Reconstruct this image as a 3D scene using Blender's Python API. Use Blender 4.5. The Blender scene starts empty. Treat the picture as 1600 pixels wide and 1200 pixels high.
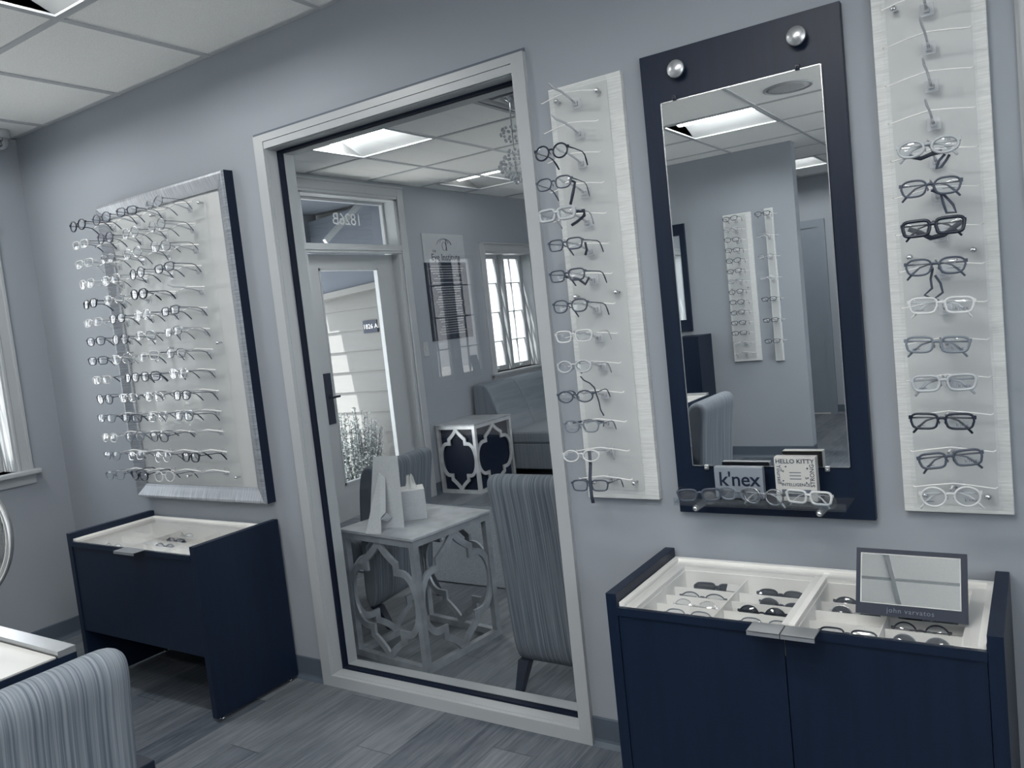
import bpy, bmesh, math, random
from mathutils import Vector, Matrix
random.seed(7)
PI = math.pi
scene = bpy.context.scene
C = scene.collection

# ---------------------------------------------------------------- camera, world, sun, exposure
def cam_axes(yaw, pitch, roll):
    cy, sy, cp, sp, cr, sr = math.cos(yaw), math.sin(yaw), math.cos(pitch), math.sin(pitch), math.cos(roll), math.sin(roll)
    f = Vector((-sy*cp, cy*cp, -sp)); r = Vector((cy, sy, 0)); u = r.cross(f)
    return cr*r + sr*u, -sr*r + cr*u, f
cd = bpy.data.cameras.new('camera'); cam = bpy.data.objects.new('camera', cd); C.objects.link(cam)
cr_, cu_, cf_ = cam_axes(0.5853, 0.082, -0.1066)
cam.matrix_world = Matrix(((cr_.x, cu_.x, -cf_.x, 4.1249), (cr_.y, cu_.y, -cf_.y, -2.1), (cr_.z, cu_.z, -cf_.z, 1.3522), (0, 0, 0, 1)))
cd.sensor_width = 36; cd.lens = 1259.7*36/1600; cd.clip_start = 0.02
scene.camera = cam

w = bpy.data.worlds.new('world'); scene.world = w; w.use_nodes = True
bg = w.node_tree.nodes['Background']; bg.inputs[0].default_value = (0.93, 0.96, 1.0, 1); bg.inputs[1].default_value = 2.0

sd = bpy.data.lights.new('sun', 'SUN'); sd.energy = 8.5; sd.angle = 0.01; sd.color = (1, .97, .92)
sun = bpy.data.objects.new('sun', sd); C.objects.link(sun)
sun.rotation_euler = Vector((0.178, 0.5, -1.0)).to_track_quat('-Z', 'Y').to_euler()

def portal(loc, rot, sx, sy):      # tells the sampler where daylight enters; gives no light of its own
    l = bpy.data.lights.new('daylight_portal', 'AREA'); l.shape = 'RECTANGLE'; l.size = sx; l.size_y = sy
    l.cycles.is_portal = True
    o = bpy.data.objects.new('daylight_portal', l); C.objects.link(o); o.location = loc; o.rotation_euler = rot
for yc, sy in ((-2.7, 3.0), (3.0, 3.6)):
    portal((5.75, yc, 1.6), (0, PI/2, 0), 1.3, sy)
for yc, zc, sx, sy in ((-.65, 1.41, 1.1, .9), (-3.38, 1.41, 1.1, .9), (4.28, 1.41, 1.1, .9), (2.26, 1.1, 2.2, .95)):
    portal((-.16, yc, zc), (0, -PI/2, 0), sx, sy)

scene.view_settings.view_transform = 'Standard'; scene.view_settings.look = 'None'
scene.view_settings.gamma = 1; scene.view_settings.use_curve_mapping = False
scene.view_settings.exposure = 1.12
scene.cycles.max_bounces = 14; scene.cycles.transparent_max_bounces = 48; scene.cycles.glossy_bounces = 6
scene.cycles.diffuse_bounces = 6; scene.cycles.sample_clamp_indirect = 6; scene.cycles.caustics_reflective = False
scene.cycles.caustics_refractive = False
LAMP_FAR = 24       # the same in the waiting room
LAMP = 25          # strength of the ceiling light diffusers

# ---------------------------------------------------------------- materials
def new_mat(name):
    m = bpy.data.materials.new(name); m.use_nodes = True
    return m, m.node_tree, m.node_tree.nodes['Principled BSDF']
def mat(name, col, rough=.5, metal=0, var=0, scale=(8, 8, 8), bump=0, bscale=None, spec=.5, coat=0, detail=4):
    m, nt, b = new_mat(name)
    b.inputs['Base Color'].default_value = (*col, 1); b.inputs['Roughness'].default_value = rough
    b.inputs['Metallic'].default_value = metal; b.inputs['Specular IOR Level'].default_value = spec
    b.inputs['Coat Weight'].default_value = coat
    if var or bump:
        tc = nt.nodes.new('ShaderNodeTexCoord'); mp = nt.nodes.new('ShaderNodeMapping')
        mp.inputs['Scale'].default_value = scale; nt.links.new(tc.outputs['Object'], mp.inputs[0])
        n = nt.nodes.new('ShaderNodeTexNoise'); n.inputs['Scale'].default_value = 1; n.inputs['Detail'].default_value = detail
        nt.links.new(mp.outputs[0], n.inputs['Vector'])
        if var:
            r = nt.nodes.new('ShaderNodeValToRGB'); r.color_ramp.elements[0].position = .3; r.color_ramp.elements[1].position = .7
            r.color_ramp.elements[0].color = (*[c*(1-var) for c in col], 1); r.color_ramp.elements[1].color = (*[min(1, c*(1+var)) for c in col], 1)
            nt.links.new(n.outputs[0], r.inputs[0]); nt.links.new(r.outputs[0], b.inputs['Base Color'])
        if bump:
            bp = nt.nodes.new('ShaderNodeBump'); bp.inputs['Strength'].default_value = bump; bp.inputs['Distance'].default_value = .002
            nt.links.new(n.outputs[0], bp.inputs['Height']); nt.links.new(bp.outputs[0], b.inputs['Normal'])
    return m
def clear_mat(name, tint=(1, 1, 1), body=0.0, body_col=(.9, .92, .95), rough=0.0, boost=1.0):
    """thin clear sheet: see-through, fresnel mirror on top, optional milky body"""
    m = bpy.data.materials.new(name); m.use_nodes = True; nt = m.node_tree; nt.nodes.clear()
    o = nt.nodes.new('ShaderNodeOutputMaterial'); tr = nt.nodes.new('ShaderNodeBsdfTransparent'); gl = nt.nodes.new('ShaderNodeBsdfGlossy')
    tr.inputs[0].default_value = (*tint, 1); gl.inputs['Roughness'].default_value = rough
    fr = nt.nodes.new('ShaderNodeFresnel')
    ge = nt.nodes.new('ShaderNodeNewGeometry'); ir = nt.nodes.new('ShaderNodeMath'); ir.operation = 'MULTIPLY_ADD'    # same mirror strength on both faces
    ir.inputs[1].default_value = 1/1.5-1.5; ir.inputs[2].default_value = 1.5; nt.links.new(ge.outputs['Backfacing'], ir.inputs[0]); nt.links.new(ir.outputs[0], fr.inputs[0])
    mu = nt.nodes.new('ShaderNodeMath'); mu.operation = 'MULTIPLY'; mu.inputs[1].default_value = boost; mu.use_clamp = True
    mx = nt.nodes.new('ShaderNodeMixShader'); nt.links.new(fr.outputs[0], mu.inputs[0]); nt.links.new(mu.outputs[0], mx.inputs[0])
    src = tr.outputs[0]
    if body > 0:
        df = nt.nodes.new('ShaderNodeBsdfDiffuse'); df.inputs[0].default_value = (*body_col, 1)
        m2 = nt.nodes.new('ShaderNodeMixShader'); m2.inputs[0].default_value = body
        nt.links.new(tr.outputs[0], m2.inputs[1]); nt.links.new(df.outputs[0], m2.inputs[2]); src = m2.outputs[0]
    nt.links.new(src, mx.inputs[1]); nt.links.new(gl.outputs[0], mx.inputs[2]); nt.links.new(mx.outputs[0], o.inputs[0])
    return m
def emit_mat(name, col, s):
    m = bpy.data.materials.new(name); m.use_nodes = True; nt = m.node_tree; nt.nodes.clear()
    o = nt.nodes.new('ShaderNodeOutputMaterial'); e = nt.nodes.new('ShaderNodeEmission')
    e.inputs[0].default_value = (*col, 1); e.inputs[1].default_value = s; nt.links.new(e.outputs[0], o.inputs[0]); return m

M = {}
M['wall'] = mat('wall_paint', (.295, .325, .362), .75, var=.02, scale=(2, 2, 2), bump=.05)
M['ceiling'] = mat('ceiling_tile', (.92, .92, .90), .9, var=.08, scale=(260, 260, 260), bump=.6, detail=2)
M['tbar'] = mat('ceiling_grid_metal', (.47, .49, .51), .5, var=.02)
M['trim'] = mat('white_trim_paint', (.40, .425, .445), .35, var=.02, scale=(3, 3, 3))
M['gap_shade_strip'] = mat('gap_shade_grey', (.10, .122, .155), .6, var=.03)  # dark tone carries the shade of the gap along the casing
M['gasket'] = mat('dark_gasket', (.004, .009, .024), .6, var=.1, spec=.2)
M['base'] = mat('grey_baseboard_vinyl', (.085, .108, .14), .45, var=.04)
M['navy'] = mat('navy_laminate', (.0045, .012, .031), .42, var=.12, scale=(60, 60, 3), bump=.03, spec=.32)
M['navy_matte'] = mat('navy_panel', (.005, .012, .032), .5, var=.06, scale=(4, 4, 4), spec=.35)
M['traywhite'] = mat('white_tray_paint', (.88, .88, .86), .4, var=.02)
M['white'] = mat('white_lacquer', (.52, .525, .51), .35, var=.02)
M['linen'] = mat('pale_linen_laminate', (.60, .62, .62), .55, var=.13, scale=(22, 22, 420), bump=.1)
M['panel'] = mat('pale_grey_panel', (.52, .535, .54), .5, var=.02)
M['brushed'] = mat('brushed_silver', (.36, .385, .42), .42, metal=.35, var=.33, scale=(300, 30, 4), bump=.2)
M['brushed_shaded'] = mat('brushed_silver_shaded', (.27, .295, .33), .42, metal=.35, var=.33, scale=(4, 30, 300), bump=.2)  # side rails: darker copy of brushed silver, their shade put into the colour
M['chrome'] = mat('chrome', (.75, .76, .78), .12, metal=1, var=.02)
M['steel'] = mat('satin_steel', (.5, .52, .54), .32, metal=.8, var=.05)
M['silverleaf'] = mat('silver_leaf', (.30, .33, .36), .42, metal=.35, var=.25, scale=(12, 12, 12), bump=.1)
M['mirror'] = mat('mirror_silver', (.88, .90, .91), 0.0, metal=1, var=0)
M['pane'] = clear_mat('window_glass', (.95, .965, .97), boost=1.25)
M['acrylic'] = clear_mat('clear_acrylic_sheet', (.98, .985, .985), body=.05, boost=.25)
M['acrod'] = clear_mat('clear_acrylic_rod', (.66, .70, .74), body=.42, boost=2)
M['bar'] = clear_mat('edge_lit_acrylic_bar', (.9, .92, .93), body=.85, body_col=(.97, .97, .96), boost=1.5)  # white body stands for the light caught along the clear bar
M['peg'] = clear_mat('clear_acrylic_peg', (.75, .79, .83), body=.14, boost=1.5)
M['shelf'] = clear_mat('clear_shelf', (.86, .89, .91), body=.015, boost=.7)
M['lens'] = clear_mat('demo_lens', (.90, .92, .94), body=.05, boost=2.2)
M['darklens'] = clear_mat('sunglass_lens', (.10, .12, .16), body=.25, body_col=(.02, .025, .035), boost=2.2)
M['tray_glass'] = clear_mat('tray_lid_glass', (.99, .99, .99), boost=.8)
M['black'] = mat('black_plastic', (.012, .018, .035), .25, var=.05)
M['dgrey'] = mat('dark_grey_plastic', (.055, .07, .10), .3, var=.05)
M['grey'] = mat('grey_plastic', (.16, .19, .23), .3, var=.05)
M['lgrey'] = mat('light_grey_plastic', (.40, .43, .46), .3, var=.05)
M['wire'] = mat('thin_metal_wire', (.35, .37, .4), .25, metal=.9, var=.05)
M['wirelight'] = mat('pale_metal_wire', (.7, .72, .74), .22, metal=.9, var=.05)
M['clearp'] = mat('clear_plastic', (.72, .74, .75), .15, var=.02); M['clearp'].node_tree.nodes['Principled BSDF'].inputs['Alpha'].default_value = .75
M['strap'] = mat('dark_strap', (.03, .04, .065), .6, var=.1)
M['paper'] = mat('white_paper', (.70, .71, .70), .8, var=.02)
M['card'] = mat('pale_card', (.45, .475, .50), .8, var=.05, scale=(120, 120, 120))
M['ink'] = mat('dark_ink', (.02, .03, .055), .6, var=.02)
M['plaque'] = mat('grey_plaque', (.22, .25, .29), .4, var=.04)
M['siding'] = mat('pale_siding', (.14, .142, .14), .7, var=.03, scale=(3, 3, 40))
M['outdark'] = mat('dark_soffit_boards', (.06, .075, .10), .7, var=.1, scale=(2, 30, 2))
M['concrete'] = mat('outdoor_concrete', (.66, .66, .645), .9, var=.06)
M['leaf'] = mat('leaf_green_grey', (.42, .45, .44), .6, var=.45, scale=(40, 40, 40))
M['darkwood'] = mat('dark_wood', (.012, .018, .034), .3, var=.2, scale=(4, 4, 60))
M['letter'] = mat('white_lettering', (.75, .76, .76), .6, var=.02)
M['lettergrey'] = mat('grey_lettering', (.10, .12, .16), .6, var=.02)
M['lamp'] = emit_mat('lamp_diffuser', (1.0, .985, .95), LAMP)
M['lamp_far'] = emit_mat('lamp_diffuser_waiting_room', (1.0, .985, .95), LAMP_FAR)
M['lamp_dim'] = emit_mat('lamp_diffuser_dimmed', (1.0, .985, .95), 3.0)
M['lamp_soft'] = emit_mat('lamp_diffuser_soft', (1.0, .985, .95), LAMP*.72)
M['reflector'] = mat('troffer_reflector', (.42, .44, .45), .6, var=.02)
M['cream'] = mat('vent_paint', (.50, .52, .54), .5, var=.02)
M['ventdark'] = mat('vent_shadow_gap', (.10, .12, .15), .6, var=.02)
M['speaker'] = mat('speaker_grille', (.42, .43, .44), .7, var=.25, scale=(300, 300, 300))
M['carpet'] = mat('grey_mat', (.15, .175, .20), .95, var=.35, scale=(160, 160, 160), bump=.8)
M['crystal'] = mat('crystal', (.85, .87, .9), .05, metal=.6, var=.1)

def fabric(name, axis, lo, hi, s=90):
    m, nt, b = new_mat(name); b.inputs['Roughness'].default_value = .85; b.inputs['Specular IOR Level'].default_value = .25
    tc = nt.nodes.new('ShaderNodeTexCoord'); mp = nt.nodes.new('ShaderNodeMapping')
    sc = [2.2, 2.2, 2.2]; sc[axis] = s; mp.inputs['Scale'].default_value = sc
    nt.links.new(tc.outputs['Object'], mp.inputs[0])
    n = nt.nodes.new('ShaderNodeTexNoise'); n.inputs['Scale'].default_value = 1; n.inputs['Detail'].default_value = 3
    nt.links.new(mp.outputs[0], n.inputs['Vector'])
    r = nt.nodes.new('ShaderNodeValToRGB'); r.color_ramp.elements[0].position = .36; r.color_ramp.elements[1].position = .66
    r.color_ramp.elements[0].color = (*lo, 1); r.color_ramp.elements[1].color = (*hi, 1)
    nt.links.new(n.outputs[0], r.inputs[0]); nt.links.new(r.outputs[0], b.inputs['Base Color'])
    return m
M['stripe'] = fabric('striped_upholstery', 0, (.085, .105, .132), (.215, .24, .268), 230)
M['sofa'] = fabric('sofa_upholstery', 0, (.17, .20, .235), (.22, .25, .285), 60)

def floor_mat():
    m, nt, b = new_mat('grey_vinyl_planks'); N = nt.nodes; L = nt.links
    tc = N.new('ShaderNodeTexCoord'); sx = N.new('ShaderNodeSeparateXYZ'); L.new(tc.outputs['Object'], sx.inputs[0])
    def math_(op, a, bb=None):
        n = N.new('ShaderNodeMath'); n.operation = op
        for k, v in enumerate((a, bb)):
            if v is None: continue
            if isinstance(v, (int, float)): n.inputs[k].default_value = v
            else: L.new(v, n.inputs[k])
        return n.outputs[0]
    px = math_('DIVIDE', sx.outputs[0], .145); ix = math_('FLOOR', px); fx = math_('FRACT', px)
    off = math_('FRACT', math_('MULTIPLY', ix, .618))
    py = math_('ADD', math_('DIVIDE', sx.outputs[1], 1.15), off); iy = math_('FLOOR', py); fy = math_('FRACT', py)
    cb = N.new('ShaderNodeCombineXYZ'); L.new(ix, cb.inputs[0]); L.new(iy, cb.inputs[1])
    wn = N.new('ShaderNodeTexWhiteNoise'); wn.noise_dimensions = '2D'; L.new(cb.outputs[0], wn.inputs['Vector'])
    mp = N.new('ShaderNodeMapping'); mp.inputs['Scale'].default_value = (75, 4.5, 1); L.new(tc.outputs['Object'], mp.inputs[0])
    va = N.new('ShaderNodeVectorMath'); va.operation = 'ADD'; L.new(mp.outputs[0], va.inputs[0]); L.new(wn.outputs['Color'], va.inputs[1])
    va2 = N.new('ShaderNodeVectorMath'); va2.operation = 'MULTIPLY_ADD'; L.new(wn.outputs['Color'], va2.inputs[0]); va2.inputs[1].default_value = (7, 7, 7); L.new(mp.outputs[0], va2.inputs[2])
    n1 = N.new('ShaderNodeTexNoise'); n1.inputs['Scale'].default_value = 1; n1.inputs['Detail'].default_value = 8; n1.inputs['Roughness'].default_value = .7; L.new(va2.outputs[0], n1.inputs['Vector'])
    n2 = N.new('ShaderNodeTexNoise'); n2.inputs['Scale'].default_value = 3.2; n2.inputs['Detail'].default_value = 3; L.new(tc.outputs['Object'], n2.inputs['Vector'])
    v = math_('ADD', math_('MULTIPLY', n1.outputs[0], .75), math_('ADD', math_('MULTIPLY', wn.outputs['Value'], .22), math_('MULTIPLY', n2.outputs[0], .25)))
    r = N.new('ShaderNodeValToRGB'); r.color_ramp.elements[0].position = .38; r.color_ramp.elements[1].position = .86
    r.color_ramp.elements[0].color = (.026, .038, .058, 1); r.color_ramp.elements[1].color = (.205, .228, .25, 1)
    L.new(v, r.inputs[0])
    gx = math_('GREATER_THAN', math_('ABSOLUTE', math_('SUBTRACT', fx, .5)), .492); gy = math_('GREATER_THAN', math_('ABSOLUTE', math_('SUBTRACT', fy, .5)), .498)
    g = math_('MAXIMUM', gx, gy)
    mx = N.new('ShaderNodeMixRGB'); L.new(math_('MULTIPLY', g, .6), mx.inputs[0]); L.new(r.outputs[0], mx.inputs[1]); mx.inputs[2].default_value = (.02, .03, .045, 1)
    L.new(mx.outputs[0], b.inputs['Base Color']); b.inputs['Roughness'].default_value = .42; b.inputs['Specular IOR Level'].default_value = .35
    bp = N.new('ShaderNodeBump'); bp.inputs['Strength'].default_value = .15; bp.inputs['Distance'].default_value = .002
    L.new(n1.outputs[0], bp.inputs['Height']); L.new(bp.outputs[0], b.inputs['Normal'])
    return m
M['floor'] = floor_mat()

# ---------------------------------------------------------------- mesh helpers
def link(o, parent=None):
    C.objects.link(o)
    if parent is not None: o.parent = parent
    return o
def thing(name, label, cat, loc=(0, 0, 0), rotz=0, group=None):
    o = bpy.data.objects.new(name, None); C.objects.link(o); o.empty_display_size = .05
    o.location = loc; o.rotation_euler = (0, 0, rotz); o['label'] = label; o['category'] = cat
    if group: o['group'] = group
    return o
def tag(o, label, cat, group=None):
    o['label'] = label; o['category'] = cat
    if group: o['group'] = group
    return o
class MB:
    def __init__(s): s.v = []; s.f = []; s.mi = []; s.sm = []
    def add(s, vs, fs, mi=0, smooth=False, T=None):
        b = len(s.v)
        for p in vs:
            p = Vector(p); s.v.append(tuple(T @ p) if T else tuple(p))
        for f in fs: s.f.append(tuple(b+i for i in f)); s.mi.append(mi); s.sm.append(smooth)
        return s
    def box(s, a, b, mi=0, T=None, bev=0):
        x0, x1 = sorted((a[0], b[0])); y0, y1 = sorted((a[1], b[1])); z0, z1 = sorted((a[2], b[2]))
        if bev > 0:
            bm = bmesh.new(); bmesh.ops.create_cube(bm, size=1)
            for v in bm.verts: v.co = Vector(((v.co.x+.5)*(x1-x0)+x0, (v.co.y+.5)*(y1-y0)+y0, (v.co.z+.5)*(z1-z0)+z0))
            bmesh.ops.bevel(bm, geom=bm.edges[:], offset=bev, segments=2, affect='EDGES', profile=.5)
            bm.verts.index_update()
            s.add([v.co.copy() for v in bm.verts], [[v.index for v in f.verts] for f in bm.faces], mi, False, T); bm.free(); return s
        vs = [(x0, y0, z0), (x1, y0, z0), (x1, y1, z0), (x0, y1, z0), (x0, y0, z1), (x1, y0, z1), (x1, y1, z1), (x0, y1, z1)]
        return s.add(vs, [(0, 3, 2, 1), (4, 5, 6, 7), (0, 1, 5, 4), (1, 2, 6, 5), (2, 3, 7, 6), (3, 0, 4, 7)], mi, False, T)
    def tube(s, pts, r, n=8, mi=0, closed=False, T=None, flat=1.0, cap=True):
        pts = [Vector(p) for p in pts]; k = len(pts); rr = r if isinstance(r, (list, tuple)) else [r]*k
        rings = []; ref = None
        for i, p in enumerate(pts):
            a = pts[(i-1) % k] if (closed or i > 0) else p; b = pts[(i+1) % k] if (closed or i < k-1) else p
            t = (b-a).normalized()
            if ref is None:
                ref = Vector((0, 1, 0)) if abs(t.y) < .9 else Vector((1, 0, 0))
            u = (ref - t*ref.dot(t))
            if u.length < 1e-6: u = t.orthogonal()
            u.normalize(); v = t.cross(u); ref = u if not closed else ref
            rings.append([p + u*(rr[i]*flat*math.cos(2*PI*j/n)) + v*(rr[i]*math.sin(2*PI*j/n)) for j in range(n)])
        vs = [q for g in rings for q in g]; fs = []
        for i in range(k if closed else k-1):
            i2 = (i+1) % k
            for j in range(n): fs.append((i*n+j, i*n+(j+1) % n, i2*n+(j+1) % n, i2*n+j))
        if not closed and cap: fs.append(tuple(reversed(range(n)))); fs.append(tuple((k-1)*n+j for j in range(n)))
        return s.add(vs, fs, mi, True, T)
    def lathe(s, prof, n=24, mi=0, T=None, smooth=True):      # prof: (radius, z)
        vs = []; fs = []
        for r, z in prof:
            for j in range(n): vs.append((r*math.cos(2*PI*j/n), r*math.sin(2*PI*j/n), z))
        for i in range(len(prof)-1):
            for j in range(n): fs.append((i*n+j, i*n+(j+1) % n, (i+1)*n+(j+1) % n, (i+1)*n+j))
        if prof[0][0] > 1e-5: fs.append(tuple(reversed(range(n))))
        if prof[-1][0] > 1e-5: fs.append(tuple((len(prof)-1)*n+j for j in range(n)))
        return s.add(vs, fs, mi, smooth, T)
    def prism(s, poly, axis, a, b, mi=0, T=None, smooth=False):   # poly in the two other axes, extruded along axis a..b
        n = len(poly); vs = []
        for t in (a, b):
            for p in poly:
                q = list(p); q.insert(axis, t); vs.append(tuple(q))
        fs = [tuple(range(n)), tuple(reversed(range(n, 2*n)))]
        for i in range(n): fs.append((i, (i+1) % n, n+(i+1) % n, n+i))
        return s.add(vs, fs, mi, smooth, T)
    def build(s, name, mats, parent=None, fix=True):
        me = bpy.data.meshes.new(name); me.from_pydata(s.v, [], s.f)
        for m in (mats if isinstance(mats, (list, tuple)) else [mats]): me.materials.append(m)
        me.polygons.foreach_set('material_index', s.mi); me.polygons.foreach_set('use_smooth', s.sm)
        if fix:
            bm = bmesh.new(); bm.from_mesh(me); bmesh.ops.recalc_face_normals(bm, faces=bm.faces[:]); bm.to_mesh(me); bm.free()
        me.update()
        return link(bpy.data.objects.new(name, me), parent)
def struct(o, on=True):
    o['kind'] = 'structure'; return o
def text_mb(txt, size, T, depth=.0004, align='CENTER', shear=0, spacing=1.0, bold=0):
    cu = bpy.data.curves.new('lettering', 'FONT'); cu.body = txt; cu.size = size; cu.align_x = align; cu.align_y = 'CENTER'
    cu.extrude = depth; cu.shear = shear; cu.space_character = spacing; cu.resolution_u = 3; cu.offset = bold
    o = bpy.data.objects.new('lettering', cu); C.objects.link(o)
    me = bpy.data.meshes.new_from_object(o.evaluated_get(bpy.context.evaluated_depsgraph_get()))
    vs = [v.co.copy() for v in me.vertices]; fs = [tuple(p.vertices) for p in me.polygons]
    bpy.data.objects.remove(o); bpy.data.curves.remove(cu); bpy.data.meshes.remove(me)
    return MB().add(vs, fs, 0, False, T)
# plane frames: text lying in the local xy plane, mapped to the world
FACE_MY = Matrix(((1, 0, 0, 0), (0, 0, -1, 0), (0, 1, 0, 0), (0, 0, 0, 1)))      # reads from -Y (normal -Y)
FACE_PX = Matrix(((0, 0, 1, 0), (1, 0, 0, 0), (0, 1, 0, 0), (0, 0, 0, 1)))       # reads from +X (normal +X)
FACE_MX = Matrix(((0, 0, -1, 0), (-1, 0, 0, 0), (0, 1, 0, 0), (0, 0, 0, 1)))     # reads from -X
def TR(x, y, z): return Matrix.Translation((x, y, z))
def RZ(a): return Matrix.Rotation(a, 4, 'Z')
def RX(a): return Matrix.Rotation(a, 4, 'X')
def RY(a): return Matrix.Rotation(a, 4, 'Y')
ORD = 'first second third fourth fifth sixth seventh eighth ninth tenth eleventh twelfth thirteenth fourteenth'.split()

# ---------------------------------------------------------------- setting
H = 2.470
WX0, WX1, WZ0, WZ1 = 1.758, 2.858, .0437, 2.066       # opening of the interior window
RX1 = 5.6
def wall_with_holes(name, axis, at, thick, lo, hi, z0, z1, holes, m):
    """wall in the plane axis=at (thickness towards at+thick); holes = (a0,a1,z0,z1) along the other axis"""
    mb = MB()
    cuts = sorted({lo, hi, *[h[0] for h in holes], *[h[1] for h in holes]})
    for a, b in zip(cuts, cuts[1:]):
        zs = [(h[2], h[3]) for h in holes if h[0] <= a+1e-6 and h[1] >= b-1e-6]
        segs = []; z = z0
        for q0, q1 in sorted(zs):
            if q0 > z+1e-6: segs.append((z, q0))
            z = q1
        if z < z1-1e-6: segs.append((z, z1))
        for s0, s1 in segs:
            if axis == 1: mb.box((a, at, s0), (b, at+thick, s1))
            else: mb.box((at, a, s0), (at+thick, b, s1))
    return struct(mb.build(name, m))
wall_with_holes('wall_back', 1, 0, .115, 0, RX1, 0, H, [(WX0, WX1, WZ0, WZ1)], M['wall'])
WIN = [(-3.77, -2.94), (-1.055, -.228), (3.90, 4.68)]      # windows in the outer wall x = 0
wall_with_holes('wall_left', 0, 0, -.15, -6.9, 5.9, 0, H, [(a, b, .87, 1.955) for a, b in WIN] + [(1.77, 2.775, 0, 2.37)], M['wall'])
wall_with_holes('wall_front', 1, -4.48, -.12, 0, 2.58, 0, H, [], M['wall'])
wall_with_holes('wall_corridor', 1, -6.75, -.12, 0, RX1, 0, H, [], M['wall'])
wall_with_holes('wall_right', 0, RX1, .12, -6.75, 5.9, 0, H, [(-4.2, -1.2, .95, 2.25), (1.2, 4.8, .95, 2.25)], M['wall'])
wall_with_holes('wall_far', 1, 5.75, .12, 0, RX1, 0, H, [], M['wall'])
struct(MB().box((-.15, -6.9, -.06), (RX1+.12, 5.9, 0)).build('floor', M['floor']))
# centre x, centre y of every recessed light (0.6 x 0.61 m tiles); later ones are unseen, added for brightness
LIGHTS = [(1.817, -.882, 'square ceiling light over the front room, cut by the top edge of the photo'),
          (2.428, -3.322, 'square ceiling light mirrored in the tall wall mirror, before the opposite wall'),
          (2.243, -5.76, 'corridor ceiling light glimpsed past the wall corner in the tall mirror'),
          (.85, 1.555, 'bright ceiling light behind the interior window, above the door transom'),
          (.47, 3.39, 'ceiling light behind the interior window, beside the crystal chandelier'),
          (4.26, -3.322, 'ceiling light over the front room near the partition end, added out of view'),
          (3.039, -2.102, 'ceiling light in the middle of the front room, added out of view'),
          (3.649, -1.492, 'ceiling light above the viewer, before the tall mirror, added out of view'),
          (.597, -.882, 'ceiling light over the fitting table, added out of view'),
          (4.87, -4.54, 'ceiling light at the corridor mouth, added out of view'),
          (2.95, 3.85, 'added ceiling light deep in the waiting room, hidden behind the wall')]
cm = MB(); hs = [(x-.297, x+.297, y-.298, y+.298) for x, y, _ in LIGHTS]
xs_ = sorted({-.15, RX1+.12, *[h[0] for h in hs], *[h[1] for h in hs]})
for a_, b_ in zip(xs_, xs_[1:]):
    y = -6.9
    for h in sorted([h for h in hs if h[0] <= a_+1e-6 and h[1] >= b_-1e-6], key=lambda q: q[2]):
        cm.box((a_, y, H), (b_, h[2], H+.1)); y = h[3]
    cm.box((a_, y, H), (b_, 5.9, H+.1))
struct(cm.build('ceiling', M['ceiling']))

def tgrid(name, xs, ys, x0, x1, y0, y1):
    mb = MB()
    for x in xs: mb.box((x-.011, y0, H-.006), (x+.011, y1, H+.002))
    for y in ys: mb.box((x0, y-.011, H-.0055), (x1, y+.011, H+.002))
    # wall angle
    for a, b in (((x0, y0), (x1, y0+.022)), ((x0, y1-.022), (x1, y1)), ((x0, y0), (x0+.022, y1)), ((x1-.022, y0), (x1, y1))):
        mb.box((*a, H-.004), (*b, H+.002))
    return struct(mb.build(name, M['tbar']))
GX = [.2917+.6105*k for k in range(9)]; GY = [-.577-.61*k for k in range(11)]
tgrid('trim_1', GX, [g for g in GY if g > -6.7], 0, RX1, -6.75, 0)
FX = [-.05+.6*k for k in range(1, 10)]; FY = [.64+.61*k for k in range(9)]
tgrid('trim_2', FX, FY, 0, RX1, .115, 5.75)

def baseboard(name, segs):
    """cove baseboard: list of (x0,y0,x1,y1,nx,ny) with n pointing into the room"""
    mb = MB()
    for x0, y0, x1, y1, nx, ny in segs:
        L_ = math.hypot(x1-x0, y1-y0); d = Vector(((x1-x0)/L_, (y1-y0)/L_, 0)); n = Vector((nx, ny, 0))
        T = Matrix(((d.x, n.x, 0, x0), (d.y, n.y, 0, y0), (0, 0, 1, 0), (0, 0, 0, 1)))
        mb.prism([(0, 0), (.016, 0), (.013, .004), (.006, .014), (.004, .022), (.004, .088), (.002, .0925), (0, .0925)], 0, 0, L_, T=T)
    return struct(mb.build(name, M['base']))
baseboard('baseboard_back', [(.0, 0, 1.709, 0, 0, -1), (2.901, 0, 4.112, 0, 0, -1)])
baseboard('baseboard_left', [(0, -4.48, 0, 0, 1, 0), (0, .115, 0, 1.69, 1, 0), (0, 2.85, 0, 5.75, 1, 0)])
baseboard('baseboard_front', [(0, -4.48, 2.58, -4.48, 0, 1), (2.58, -4.6, 2.58, -4.48, 1, 0)])
baseboard('baseboard_corridor', [(0, -6.75, 1.3, -6.75, 0, 1), (2.32, -6.75, RX1, -6.75, 0, 1)])

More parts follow.
